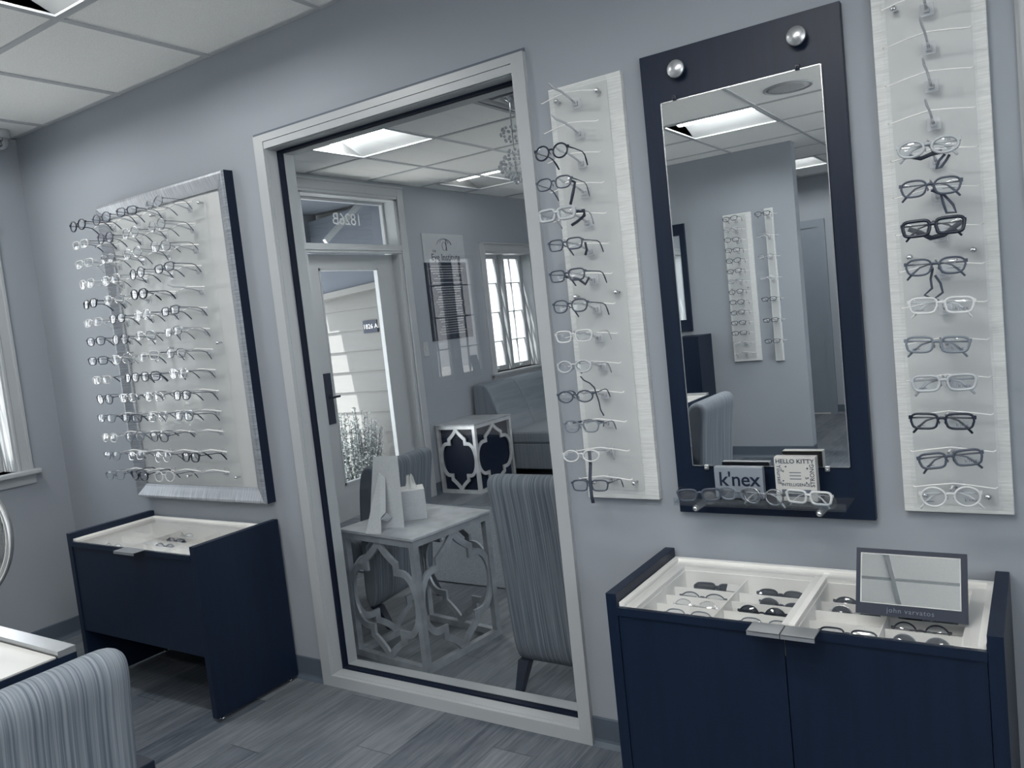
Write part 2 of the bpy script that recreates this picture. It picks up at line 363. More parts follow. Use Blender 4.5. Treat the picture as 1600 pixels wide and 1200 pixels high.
# interior window between the rooms
wd = MB()
cy0 = -.016
wd.box((1.709, cy0, 0), (WX0, 0, 2.1175)); wd.box((WX1, cy0, 0), (2.9015, 0, 2.1175))
wd.box((WX0, cy0, WZ1+.026), (WX1, 0, 2.1175)); wd.box((WX0, cy0+.003, WZ1), (WX1, 0, WZ1+.025)); wd.box((WX0, cy0, 0), (WX1, 0, WZ0))
for y0, y1 in ((0, .045), (.07, .118)):                       # jamb liners
    e = .002 if y0 == 0 else .012
    wd.box((WX0, y0, WZ0), (WX0+e, y1, WZ1)); wd.box((WX1-e, y0, WZ0), (WX1, y1, WZ1))
    wd.box((WX0+e, y0, WZ0), (WX1-e, y1, WZ0+e)); wd.box((WX0+e, y0, WZ1-e), (WX1-e, y1, WZ1))
w1 = struct(wd.build('window_3', M['trim']))
MB().box((1.701, -.006, 0), (1.709, 0, 2.128)).box((1.709, -.006, 2.1175), (2.9015, 0, 2.128)).build('gap_shade_strip', M['gap_shade_strip'], w1)  # thin strip whose dark colour stands for a shaded gap
gk = MB(); e = .010
gk.box((WX0, .045, WZ0), (WX0+e, .07, WZ1)); gk.box((WX1-e, .045, WZ0), (WX1, .07, WZ1))
gk.box((WX0+e, .045, WZ0), (WX1-e, .07, WZ0+e)); gk.box((WX0+e, .045, WZ1-e), (WX1-e, .07, WZ1))
gk.build('gasket', M['gasket'], w1)
MB().add([(WX0+.004, .058, WZ0+.004), (WX1-.004, .058, WZ0+.004), (WX1-.004, .058, WZ1-.004), (WX0+.004, .058, WZ1-.004)], [(0, 1, 2, 3)]).build('glass_pane', M['pane'], w1)
struct(MB().box((4.115, -.016, 0), (4.19, 0, 2.13)).box((4.107, -.006, 0), (4.115, 0, 2.13)).build('trim_3', M['trim']))

# twin casement windows in the outer wall
def outer_window(name, y0, y1, room_sign=1):
    z0, z1 = .87, 1.955; mb = MB(); c = .074
    prof = [(0, 0), (0, c), (.010, c), (.016, c-.006), (.016, c-.016), (.011, c-.020), (.012, .018), (.015, .012), (.015, .004), (.012, 0)]
    def cas(a, b, T): mb.prism([(p[0], p[1]) for p in prof], 0, a, b, T=T)
    # vertical casings: local (along, out, across)
    for yy, sgn in ((y1, 1), (y0, -1)):
        T = Matrix(((0, 1, 0, 0), (0, 0, sgn, yy), (1, 0, 0, 0), (0, 0, 0, 1))); cas(z0, z1+c, T)
    T = Matrix(((0, 1, 0, 0), (1, 0, 0, 0), (0, 0, 1, z1), (0, 0, 0, 1))); cas(y0, y1, T)
    mb.box((.0, y0-c-.005, z1+c), (.02, y1+c+.005, z1+c+.012))
    # jamb liners
    mb.box((-.15, y0, z0), (0, y0+.008, z1)); mb.box((-.15, y1-.008, z0), (0, y1, z1)); mb.box((-.15, y0, z1-.008), (0, y1, z1))
    ym = (y0+y1)/2; mb.box((-.15, ym-.02, z0), (-.07, ym+.02, z1-.008))
    root = struct(mb.build(name, M['trim']))
    sl = MB().box((-.15, y0, z0-.02), (0, y1, z0)).box((0, y0-c-.022, z0-.024), (.045, y1+c+.022, z0), bev=.006)
    sl.box((0, y0-c, z0-.068), (.014, y1+c, z0-.024)).box((0, y0-c, z0-.036), (.022, y1+c, z0-.024))
    sl.build('window_sill', M['trim'], root)
    for a, b in ((y0+.008, ym-.02), (ym+.02, y1-.008)):
        f = .036; s = MB()
        s.box((-.148, a, z0), (-.118, a+f, z1-.008)); s.box((-.148, b-f, z0), (-.118, b, z1-.008))
        s.box((-.148, a+f, z0), (-.118, b-f, z0+f+.01)); s.box((-.148, a+f, z1-.008-f), (-.118, b-f, z1-.008))
        s.box((-.141, (a+b)/2-.005, z0+f), (-.125, (a+b)/2+.005, z1-f))
        for q in (.25, .5, .75): s.box((-.141, a+f, z0+(z1-z0)*q-.005), (-.125, b-f, z0+(z1-z0)*q+.005))
        sa = s.build('sash', M['trim'], root)
        MB().add([(-.133, a+f, z0+f), (-.133, b-f, z0+f), (-.133, b-f, z1-f), (-.133, a+f, z1-f)], [(0, 1, 2, 3)]).build('pane', M['pane'], sa)
        MB().box((-.118, (a+b)/2-.02, z0+.012), (-.10, (a+b)/2+.02, z0+.03), bev=.004).build('crank', M['trim'], sa)
    return root
def added_window(name, y0, y1):  # unseen windows added in the right wall to bring in fill daylight
    mb = MB(); z0, z1 = .95, 2.25
    for a, b in ((y0-.06, y0+.03), (y1-.03, y1+.06), ((y0+y1)/2-.03, (y0+y1)/2+.03)): mb.box((RX1-.015, a, z0-.06), (RX1+.12, b, z1+.06))
    mb.box((RX1-.015, y0, z0-.06), (RX1+.12, y1, z0+.03)).box((RX1-.015, y0, z1-.03), (RX1+.12, y1, z1+.06))
    r = struct(mb.build(name, M['trim']))
    MB().add([(RX1+.06, y0, z0), (RX1+.06, y1, z0), (RX1+.06, y1, z1), (RX1+.06, y0, z1)], [(0, 1, 2, 3)]).build('pane', M['pane'], r)
added_window('added_window_5', -4.2, -1.2); added_window('added_window_6', 1.2, 4.8)
outer_window('window_1', *WIN[1]); outer_window('window_2', *WIN[0]); outer_window('window_4', *WIN[2])

# street door with transom
dy0, dy1 = 1.77, 2.775
mb = MB()
for a, b in ((dy0-.07, dy0), (dy1, dy1+.07)): mb.box((0, a, 0), (.018, b, 2.43), bev=.003)
mb.box((0, dy0, 2.37), (.018, dy1, 2.43)); mb.box((.0, dy0-.07, 2.43), (.026, dy1+.07, 2.445))
mb.box((0.004, dy0, 2.35), (.012, dy1, 2.37))
mb.box((-.15, dy0, 0), (0, dy0+.03, 2.37)); mb.box((-.15, dy1-.03, 0), (0, dy1, 2.37)); mb.box((-.15, dy0, 2.34), (0, dy1, 2.37))
mb.box((-.15, dy0, 1.955), (.014, dy1, 1.998)); mb.box((-.03, dy0, 1.935), (.006, dy1, 1.955))
for a, b in ((dy0+.03, dy0+.05), (dy1-.05, dy1-.03)): mb.box((-.135, a, 1.998), (-.105, b, 2.34))
mb.box((-.135, dy0+.05, 1.998), (-.105, dy1-.05, 2.01)); mb.box((-.135, dy0+.05, 2.32), (-.105, dy1-.05, 2.34))
d1 = struct(mb.build('door_1', M['trim']))
MB().add([(-.12, dy0+.05, 2.01), (-.12, dy1-.05, 2.01), (-.12, dy1-.05, 2.32), (-.12, dy0+.05, 2.32)], [(0, 1, 2, 3)]).build('transom_pane', M['pane'], d1)
text_mb('1826B', .125, TR(-.126, 2.353, 2.197) @ FACE_MX, spacing=.95).build('street_number', M['letter'], d1)['label'] = 'white street number 1826B, seen from behind'
lf = MB(); a, b, z0, z1 = 1.80, 2.745, .012, 1.935
lf.box((-.108, a, z0), (-.078, 1.955, z1)); lf.box((-.108, 2.565, z0), (-.078, b, z1))
lf.box((-.108, 1.955, z0), (-.078, 2.565, .285)); lf.box((-.108, 1.955, 1.835), (-.078, 2.565, z1))
for y0, y1, q0, q1 in ((1.955, 1.968, .285, 1.835), (2.552, 2.565, .285, 1.835), (1.955, 2.565, .285, .302), (1.955, 2.565, 1.818, 1.835)): lf.box((-.111, y0, q0), (-.074, y1, q1))
leaf = lf.build('door_leaf', M['trim'], d1)
MB().add([(-.088, 1.97, .30), (-.088, 2.55, .30), (-.088, 2.55, 1.82), (-.088, 1.97, 1.82)], [(0, 1, 2, 3)]).build('door_pane', M['pane'], leaf)
hb = MB().box((-.078, 1.872, .74), (-.070, 1.94, 1.10), bev=.003); hb.tube([(-.07, 1.905, .93), (-.03, 1.905, .93), (-.03, 1.965, .93)], .008)
hb.build('door_handle', M['navy_matte'], leaf)
lfx = MB().box((-.15, dy0+.03, -.001), (0.0, dy1-.03, .010)); lfx.build('threshold', M['steel'], d1)

# corridor door, seen in the wall mirror
mb = MB().box((1.3, -6.75, 0), (1.38, -6.73, 2.02)).box((2.25, -6.75, 0), (2.32, -6.73, 2.02)).box((1.38, -6.75, 1.94), (2.25, -6.73, 2.02))
d2 = struct(mb.build('door_2', mat('grey_door_paint', (.20, .235, .28), .5, var=.02)))
MB().box((1.38, -6.748, .015), (2.25, -6.738, 1.94)).build('door_leaf', d2.data.materials[0], d2)
MB().box((1.38, -6.745, .0), (2.25, -6.73, .012)).build('threshold', M['white'], d2)

# ceiling lights: a recessed tray, a lens down the middle and two sloped reflectors
def troffer(x, y, label):
    t = thing('ceiling_light', label, 'ceiling light', (x, y, H), 0, 'recessed ceiling lights')
    hx, hy, f, d = .297, .298, .014, .085
    fr = MB()
    for p in (((-hx-.008, -hy-.008), (hx+.008, -hy+f)), ((-hx-.008, hy-f), (hx+.008, hy+.008)), ((-hx-.008, -hy+f), (-hx+f, hy-f)), ((hx-f, -hy+f), (hx+.008, hy-f))):
        fr.box((*p[0], -.008), (*p[1], -.0005))
    fr.build('frame', M['trim'], t)
    g = .09
    rf = MB()
    for s in (-1, 1):
        rf.add([(-hx, s*hy, 0), (hx, s*hy, 0), (hx, s*g, d), (-hx, s*g, d)], [(0, 1, 2, 3)])
        rf.add([(s*hx, -hy, 0), (s*hx, hy, 0), (s*hx, hy, d), (s*hx, -hy, d)], [(0, 1, 2, 3)])
    rf.box((-hx, -hy, d+.002), (hx, hy, d+.006))
    rf.build('reflector', M['reflector'], t, fix=False)
    ln = MB(); n = 10; vs = []
    for i in range(n+1):
        a = -g + 2*g*i/n; z = d - .045*math.cos(a/g*PI/2)
        vs += [(-hx+.004, a, z), (hx-.004, a, z)]
    ln.add(vs, [(2*i, 2*i+1, 2*i+3, 2*i+2) for i in range(n)], 0, True); ln.build('diffuser', M['lamp_soft' if (y < 0 and y > -1 and x < 2) else 'lamp' if (y < 0 or x > 2) else ('lamp_dim' if y > 3 else 'lamp_far')], t, fix=False)
    return t
for l_ in LIGHTS: troffer(*l_)

# ---------------------------------------------------------------- eyeglasses
SHAPES = {   # half lens width, half height, exponent, lens centre, rim radius
    'rect':  (.0245, .0150, 3.6, .0315, .0017),
    'soft':  (.0240, .0165, 2.7, .0310, .0016),
    'round': (.0225, .0195, 2.0, .0300, .0015),
    'oval':  (.0245, .0160, 2.0, .0315, .0017),
    'cat':   (.0255, .0175, 2.3, .0315, .0017),
    'flat':  (.0255, .0155, 4.5, .0315, .0026)}
def outline(sh, side, n=30, k=1.0):
    hw, hh, e, cx, _ = SHAPES[sh]; pts = []
    for i in range(n):
        t = 2*PI*i/n; c, s_ = math.cos(t), math.sin(t)
        x = hw*k*math.copysign(abs(c)**(2/e), c); z = hh*k*math.copysign(abs(s_)**(2/e), s_)
        if sh == 'cat': z += .16*max(0, x)*(1 if s_ > 0 else .2)
        if sh in ('rect', 'flat', 'soft') and s_ < 0: x *= .93
        y = .9*((cx+x)**2)
        pts.append((side*(cx+x), y, z))
    return pts
_g = {}
def glasses_meshes(sh, thick):
    key = (sh, round(thick, 2))
    if key in _g: return _g[key]
    hw, hh, e, cx, r = SHAPES[sh]; r = r*thick
    fr = MB()
    for s_ in (-1, 1):
        fr.tube(outline(sh, s_), r, 6, closed=True, flat=1.2)
        xe = cx+hw
        fr.box((s_*(xe-.001), .9*xe*xe-.0016*thick, .004), (s_*(xe+.0042), .9*xe*xe+.004, .004+.0042*thick+.001))
    fr.tube([(-(cx-hw)-.0005, .0003, .004), (-.003, -.0008, .0068), (.003, -.0008, .0068), (cx-hw+.0005, .0003, .004)], r*1.15, 6)
    for s_ in (-1, 1): fr.tube([(s_*(cx-hw-.0005), .002, .001), (s_*.0045, .006, -.003), (s_*.0055, .0075, -.007)], .0011, 5)
    lens = []
    for s_ in (-1, 1):
        o = outline(sh, s_, 30, .985); mb = MB(); c = Vector((s_*cx, .9*cx*cx-.0009, 0))
        rings = [[tuple(c.lerp(Vector(p), q)+Vector((0, -.0012*(1-q*q), 0))) for p in o] for q in (.4, .75, 1)]
        vs = [tuple(c+Vector((0, -.0012, 0)))]+[p for g in rings for p in g]; n = 30
        fs = [(0, 1+i, 1+(i+1) % n) for i in range(n)]
        for k in range(2): fs += [(1+k*n+i, 1+(k+1)*n+i, 1+(k+1)*n+(i+1) % n, 1+k*n+(i+1) % n) for i in range(n)]
        mb.add(vs, fs, 0, True); lens.append(mb)
    tmp = []
    xe = cx+hw+.003
    for s_ in (-1, 1):
        y0 = .9*xe*xe; p = [(s_*xe, y0, .0065), (s_*(xe+.0015), y0+.03, .0065), (s_*xe, y0+.072, .006), (s_*(xe-.002), y0+.088, .001), (s_*(xe-.005), y0+.102, -.012), (s_*(xe-.007), y0+.112, -.024)]
        tmp.append(MB().tube(p, [.0013*thick+.0002, .0011*thick, .0011*thick, .0014*thick, .0017*thick+.0004, .0013*thick+.0004], 6, flat=.7))
    def me(mb, nm):
        o = mb.build(nm, M['black']); m = o.data; bpy.data.objects.remove(o); return m
    _g[key] = (me(fr, 'frame_front'), [me(l, 'lens') for l in lens], [me(t, 'temple') for t in tmp]); return _g[key]
_gm = {}
def coloured(me, m):
    k = (me.name, m.name)
    if k not in _gm:
        c = me.copy(); c.materials.clear(); c.materials.append(m); _gm[k] = c
    return _gm[k]
LOOK = {'black': ('black', 1.25), 'dark': ('dgrey', 1.0), 'grey': ('grey', 1.0), 'light': ('wirelight', .8), 'clear': ('clearp', 1.0), 'wire': ('wire', .7), 'pale': ('lgrey', 1.2)}
def glasses(label, loc, sh='soft', look='dark', rz=0, tilt=0, roll=0, group=None, lens='lens', temple_look=None, scale=1.0, fold=False, temples=True, heavy=1.0):
    mname, th = LOOK[look]; th = th*heavy; t = thing('eyeglasses' if lens == 'lens' else 'sunglasses', label, 'glasses', loc, 0, group)
    t.rotation_euler = (tilt, roll, rz); t.scale = (scale,)*3
    fm, lm, tm = glasses_meshes(sh, th)
    tmn = LOOK[temple_look][0] if temple_look else mname
    link(bpy.data.objects.new('frame_front', coloured(fm, M[mname])), t)
    for m in lm: link(bpy.data.objects.new('lens', coloured(m, M[lens])), t)
    if temples:
        hw, hh, e, cx, r = SHAPES[sh]; xe = cx+hw+.003
        for i, m in enumerate(tm):
            o = link(bpy.data.objects.new('temple', coloured(m, M[tmn])), t)
            if fold:
                s_ = -1 if i == 0 else 1; hp = Vector((s_*xe, .9*xe*xe, .0065))
                o.matrix_local = TR(*hp) @ RZ(s_*PI/2*.97) @ TR(*(-hp + Vector((0, 0, 0)))) @ TR(0, .0, -.001*i) if True else None
                o.location.y += .004*i
    return t
def child(mb, name, m, t): return mb.build(name, m, t)

ZR = [1.922-.0817*k for k in range(14)]            # heights of the fourteen display rods
def rod_unit(parent, x, z, y0, sgn=-1):
    """one clear holder: square plate, stem and arched cross bar; sgn -1 points to -Y"""
    p = MB().box((x-.0135, y0, z-.0135), (x+.0135, y0+sgn*.003, z+.0135), bev=.0008).box((x-.006, y0+sgn*.003, z-.007), (x+.006, y0+sgn*.012, z+.005), bev=.001)
    p.tube([(x, y0+sgn*.008, z), (x, y0+sgn*.05, z+.011), (x, y0+sgn*.085, z+.019), (x, y0+sgn*.125, z+.020), (x, y0+sgn*.15, z+.027)], [.0034, .003, .003, .003, .0022], 6)
    o = p.build('display_rod', ROD, parent)
    b = MB().tube([(x-.084, y0+sgn*.050, z+.012), (x-.078, y0+sgn*.054, z+.0095), (x-.045, y0+sgn*.058, z+.0155), (x, y0+sgn*.060, z+.020), (x+.045, y0+sgn*.058, z+.0155), (x+.078, y0+sgn*.054, z+.0095), (x+.084, y0+sgn*.050, z+.012)], .0016, 6)
    b.build('cross_bar', M['bar'], o)
ROD = M['acrod']
def screw(parent, x, y, z, sgn=-1, ym=0):
    T = TR(x, y, z) @ RX(PI/2*(1 if sgn < 0 else -1))
    MB().lathe([(.0001, .0095), (.003, .0092), (.0062, .0065), (.0068, .003), (.0068, 0), (.0035, 0), (.0035, -.02)], 14, T=T).build('standoff_screw', M['chrome'], parent)

def wall_strip(label, x0, x1, z0, z1, ax0, ax1, az0, az1, ybase=0, sgn=-1, n=14, screws=(), xr=None, rods=None, name='eyewear_display_strip'):
    t = thing(name, label, 'display rack', ((x0+x1)/2, ybase, z0)); L_ = -(x0+x1)/2
    def add(mb, nm, m):
        o = mb.build(nm, m); o.parent = t; o.location = (L_, -ybase, -z0); return o
    add(MB().box((x0, ybase, z0), (x1, ybase+sgn*.02, z1), bev=.0015), 'backing_board', M['linen'])
    a = MB().box((ax0, ybase+sgn*.036, az0), (ax1, ybase+sgn*.040, az1)); add(a, 'acrylic_sheet', M['acrylic'])
    add(MB().box((ax0+.006, ybase+sgn*.0205, az0+.006), (ax1-.006, ybase+sgn*.022, az1-.006)), 'face_sheet', M['panel'])
    for sx, sz in screws:
        MBs = MB(); T = TR(sx, ybase+sgn*.040, sz) @ RX(PI/2*(1 if sgn < 0 else -1))
        MBs.lathe([(.0001, .0105), (.003, .010), (.0064, .007), (.0072, .003), (.0072, 0), (.0035, 0), (.0035, -.018)], 14, T=T); add(MBs, 'standoff_screw', M['chrome'])
    for z in (rods if rods is not None else ZR[:n]):
        p = MB(); x = xr; y0 = ybase+sgn*.040
        p.box((x-.0135, y0, z-.0135), (x+.0135, y0+sgn*.003, z+.0135), bev=.0008).box((x-.006, y0+sgn*.003, z-.007), (x+.006, y0+sgn*.012, z+.005), bev=.001)
        p.tube([(x, y0+sgn*.008, z), (x, y0+sgn*.05, z+.012), (x, y0+sgn*.085, z+.019), (x, y0+sgn*.125, z+.021), (x, y0+sgn*.15, z+.029)], [.0034, .003, .003, .003, .0022], 6)
        o = add(p, 'display_rod', M['acrod'])
        b = MB().tube([(x-.085, y0+sgn*.050, z+.012), (x-.079, y0+sgn*.054, z+.0095), (x-.045, y0+sgn*.058, z+.0155), (x, y0+sgn*.060, z+.021), (x+.045, y0+sgn*.058, z+.0155), (x+.079, y0+sgn*.054, z+.0095), (x+.085, y0+sgn*.050, z+.012)], .0015, 6)
        b.build('cross_bar', M['bar'], o)
    return t

# -- middle rack between the window and the mirror
MXR, RXR = 3.074, 3.946
mid = wall_strip('narrow pale display rack between the interior window and the tall mirror', 2.976, 3.203, .796, 1.985, 2.988, 3.167, .815, 1.975,
                 screws=[(x, z) for x in (3.012, 3.14) for z in (1.942, 1.391, .848)], xr=MXR)
rgt = wall_strip('wide pale display rack on the far side of the tall mirror, above the two-door cabinet', 3.832, 4.056, .792, 2.06, 3.855, 4.034, .806, 2.04,
                 screws=[(x, z) for x in (3.881, 4.008) for z in (1.943, 1.392, .838)], xr=RXR, rods=[2.004]+ZR)
YG = -.196
G1 = 'eyeglasses on the rack between window and mirror'
mids = {2: ('round', 'black', 'round black'), 3: ('soft', 'dark', 'dark grey soft-square'), 4: ('flat', 'pale', 'thick pale grey square'), 5: ('rect', 'dark', 'slim dark grey'),
        6: ('rect', 'dark', 'dark rectangular'), 7: ('soft', 'dark', 'dark oblong'), 8: ('rect', 'clear', 'clear rectangular'), 9: ('oval', 'pale', 'pale oval'),
        10: ('oval', 'dark', 'dark oval'), 11: ('soft', 'grey', 'grey soft-oval'), 12: ('oval', 'clear', 'clear oval'), 13: ('rect', 'dark', 'dark flat-topped')}
mid_off = {2: (-.010, -.10), 3: (-.012, -.05), 4: (-.012, -.03), 5: (.004, -.06), 6: (0, -.04), 7: (0, -.04), 8: (.002, -.02), 9: (-.006, 0), 10: (-.012, .02), 11: (-.002, 0), 12: (-.012, .03), 13: (.006, .02)}
MG = {}
for k, (sh, lk, word) in mids.items():
    dx, rl = mid_off[k]
    lab = f'{word} eyeglasses on the rack between window and mirror, {ORD[k-2]} pair down'
    MG[k] = glasses(lab, (MXR+dx, YG, ZR[k]+.016), sh, lk, rz=random.uniform(-.12, .05), roll=-rl*.5, tilt=random.uniform(-.1, .06), group=G1, scale=.95+.04*(k in (6, 7, 8)), heavy=1.35)
def strap(t, pts, rad=.0035, m='strap'): return MB().tube(pts, rad, 6, flat=.45).build('strap', M[m], t)
strap(MG[3], [(.045, .012, .004), (.052, .03, .0), (.045, .03, -.03), (.036, .028, -.06), (.040, .03, -.04), (.05, .03, -.01)], .005)
strap(MG[4], [(.05, .02, .004), (.066, .04, .004), (.06, .05, -.008), (.035, .05, -.022), (.02, .045, -.03)], .006)
strap(MG[5], [(.055, .02, .0), (.052, .03, -.02), (.046, .03, -.034)], .004)
strap(MG[6], [(-.04, .05, .0), (.0, .055, -.01), (.025, .05, -.026), (.045, .04, -.01)], .004)
strap(MG[10], [(.020, .012, .056), (.028, .014, .044), (.045, .016, .034), (.058, .016, .02), (.058, .02, .005), (.064, .02, -.02), (.066, .02, -.045), (.074, .02, -.062)], .0022)
strap(MG[11], [(-.05, .04, .005), (.0, .05, .012), (.05, .045, .006), (.056, .03, -.004)], .003)
strap(MG[13], [(.002, .012, .10), (.004, .008, .06), (.005, -.004, .02), (.006, -.005, -.03), (.008, -.002, -.05)], .0055)

# -- right rack
rights = [(4, 'oval', 'pale', 'grey oval', 0), (5, 'soft', 'dark', 'dark oval-cornered', 0), (6, 'flat', 'black', 'heavy black flat-topped', 0), (7, 'soft', 'dark', 'slim dark strapped', 0),
          (8, 'rect', 'clear', 'clear rectangular', .006), (9, 'rect', 'grey', 'grey rectangular', -.006), (10, 'rect', 'pale', 'mid grey square', .002),
          (11, 'rect', 'black', 'navy rectangular', -.006), (12, 'rect', 'dark', 'grey crooked', .005), (13, 'round', 'clear', 'clear rounded', .001)]
G2 = 'eyeglasses on the wide rack above the two-door cabinet'; RG = {}
rroll = {4: -.05, 5: -.07, 6: -.03, 7: -.06, 8: -.10, 9: -.10, 10: 0, 11: -.04, 12: .20, 13: .06}
for i, (k, sh, lk, word, dx) in enumerate(rights):
    RG[k] = glasses(f'{word} eyeglasses on the wide rack above the two-door cabinet, {ORD[i]} from the top', (RXR+dx, YG, ZR[k]+.014), sh, lk, rz=random.uniform(-.04, .04),
                    roll=-rroll[k]*.6, tilt=random.uniform(-.08, .02), group=G2, scale=(1.0 if k < 8 else 1.06), heavy=1.5 if lk != 'black' else 1.2, fold=True)
    if k in (4, 5, 7):
        text_mb('120', .008, TR(.036, .0, .009) @ FACE_MY, .00005).build('lens_print', M['ink'], RG[k])
    if k >= 8:
        text_mb("k'nex", .0105, TR(.036, .0, -.007) @ FACE_MY, .00005).build('lens_print', M['lettergrey'], RG[k])
    if k in (4, 5, 6, 7):
        MB().box((.022, -.0004, -.0065), (.046, -.0002, -.0055)).build('lens_line', M['ink'], RG[k])
    if k >= 8: MB().box((-.044, -.0004, -.0095), (-.030, -.0002, -.0085)).build('lens_line', M['ink'], RG[k])
strap(RG[4], [(-.045, .04, -.004), (-.02, .05, -.012), (.0, .05, -.006), (.02, .05, -.004)], .005)
strap(RG[4], [(.030, .01, -.018), (.018, .012, -.03), (.014, .012, -.045), (.022, .012, -.043), (.032, .012, -.03), (.038, .012, -.02)], .003)
strap(RG[5], [(.0, .012, -.006), (.018, .012, -.016), (.022, .012, -.035), (.028, .012, -.055), (.045, .012, -.056), (.040, .012, -.04), (.022, .012, -.016)], .003)
strap(RG[6], [(-.05, .03, .003), (-.03, .04, -.006), (-.01, .045, -.02), (.015, .045, -.016), (.05, .03, .006)], .006)
strap(RG[7], [(-.006, .012, -.004), (-.010, .012, -.025), (-.008, .012, -.045), (-.022, .012, -.058), (-.005, .012, -.068), (.012, .012, -.055), (.008, .012, -.035), (-.002, .012, -.018)], .0028)


# -- big framed board near the corner
board = thing('eyewear_display_board', 'large silver-framed display board of eyeglasses, near the room corner', 'display board', (1.1125, 0, .725))
def bput(mb, nm, m): o = mb.build(nm, m); o.parent = board; o.location = (-1.1125, 0, -.725); return o
X0, X1, Z0, Z1, bw = .673, 1.552, .725, 2.027, .060
bput(MB().box((X0+.03, -.022, Z0+.03), (X1-.03, 0, Z1-.03)), 'backing_panel', M['panel'])
prof = [(0, 0), (0, -.042), (.004, -.050), (.012, -.051), (.030, -.043), (.050, -.034), (.060, -.031), (.060, -.018), (.030, -.018), (.030, 0)]
def rail(p0, p1, inward, hz):
    """mitred frame rail"""
    d = (Vector(p1)-Vector(p0)); L_ = d.length; d.normalize(); n = Vector(inward); vs = []
    for (a, y) in prof: vs.append(Vector(p0)+d*a+n*a+Vector((0, y, 0)))
    for (a, y) in prof: vs.append(Vector(p1)-d*a+n*a+Vector((0, y, 0)))
    k = len(prof); fs = [tuple(range(k)), tuple(range(k, 2*k))]+[(i, (i+1) % k, k+(i+1) % k, k+i) for i in range(k)]
    vm = [0]*len(fs); mb = MB().add([tuple(v) for v in vs], fs); mb.mi = [0, 0]+[1 if i in (0,) or i >= 8 else 0 for i in range(k)]
    return mb
fr = bput(rail((X0, 0, Z1), (X1, 0, Z1), (0, 0, -1), 1), 'frame_rail', [M['brushed'], M['navy_matte']])
bput(rail((X0, 0, Z0), (X1, 0, Z0), (0, 0, 1), 1), 'frame_rail', [M['brushed'], M['navy_matte']])
bput(rail((X0, 0, Z0), (X0, 0, Z1), (1, 0, 0), 0), 'frame_rail', [M['brushed_shaded'], M['navy_matte']])
bput(rail((X1, 0, Z0), (X1, 0, Z1), (-1, 0, 0), 0), 'frame_rail', [M['brushed_shaded'], M['navy_matte']])
bput(MB().box((.738, -.043, .796), (1.417, -.039, 1.956)), 'acrylic_sheet', M['acrylic'])
for sx in (1.385, 1.065, .765):
    for sz in (1.93, 1.376, .828):
        T = TR(sx, -.043, sz) @ RX(PI/2); mb = MB().lathe([(.0001, .0105), (.003, .010), (.0064, .007), (.0072, .003), (.0072, 0), (.0035, 0), (.0035, -.018)], 14, T=T); bput(mb, 'standoff_screw', M['chrome'])
BX = [.789, .968, 1.147, 1.327]
for z in ZR:
    z -= .008
    for x in BX:
        p = MB(); y0 = -.043
        p.box((x-.0135, y0-.003, z-.0135), (x+.0135, y0, z+.0135)).box((x-.006, y0-.012, z-.007), (x+.006, y0-.003, z+.005))
        p.tube([(x, y0-.008, z), (x, y0-.05, z+.012), (x, y0-.085, z+.019), (x, y0-.125, z+.021), (x, y0-.15, z+.029)], [.0034, .003, .003, .003, .0022], 5)
        o = bput(p, 'display_rod', M['acrod'])
        b = MB().tube([(x-.0895, y0-.052, z+.010), (x-.045, y0-.056, z+.0155), (x, y0-.060, z+.021), (x+.045, y0-.056, z+.0155), (x+.0895, y0-.052, z+.010)], .0029, 5)
        b.build('cross_bar', M['bar'], o)
# one letter per holder: b black, d dark, g grey, l pale wire, c clear, . empty
ROWS = ['bddw', 'cdlw', 'cwlw', 'clddw', 'blb.', 'cdld', 'ddlw', 'dlcw', 'cddl', 'dlld', 'gdlg', 'cgd.', 'gllb', 'gbc.']
ROWS[3] = 'cldd'
LT = {'b': ('black', 'black'), 'd': ('dark', 'dark'), 'w': ('wire', 'thin metal'), 'g': ('grey', 'grey'), 'l': ('light', 'pale wire'), 'c': ('clear', 'clear')}
shp = ['round', 'soft', 'rect', 'soft', 'cat', 'rect']
G3 = 'eyeglasses on the large framed display board'
COLW = ['nearest the room corner', 'second from the room corner', 'third from the room corner', 'fourth from the room corner']
COLW[0] = 'first from the room corner'
for r_, row in enumerate(ROWS):
    for c_, ch in enumerate(row):
        if ch == '.': continue
        lk, word = LT[ch]; sh = random.choice(shp)
        if (r_, c_) in ((0, 0), (0, 1), (1, 1)): sh = 'round'
        if (r_, c_) == (13, 1): sh = 'cat'
        x = BX[c_]+random.uniform(-.006, .006)
        if (r_, c_) == (8, 1): x += .045
        glasses(f'{word} eyeglasses, {ORD[r_]} row of the framed display board, {COLW[c_]}', (x, -.202, ZR[r_]-.008+.012+random.uniform(-.003, .003)), sh, lk,
                rz=random.uniform(-.12, .12), roll=random.uniform(-.06, .06), tilt=random.uniform(-.1, .08), group=G3, temple_look=random.choice([None, 'dark', 'dark']), scale=1.07, heavy=1.25)

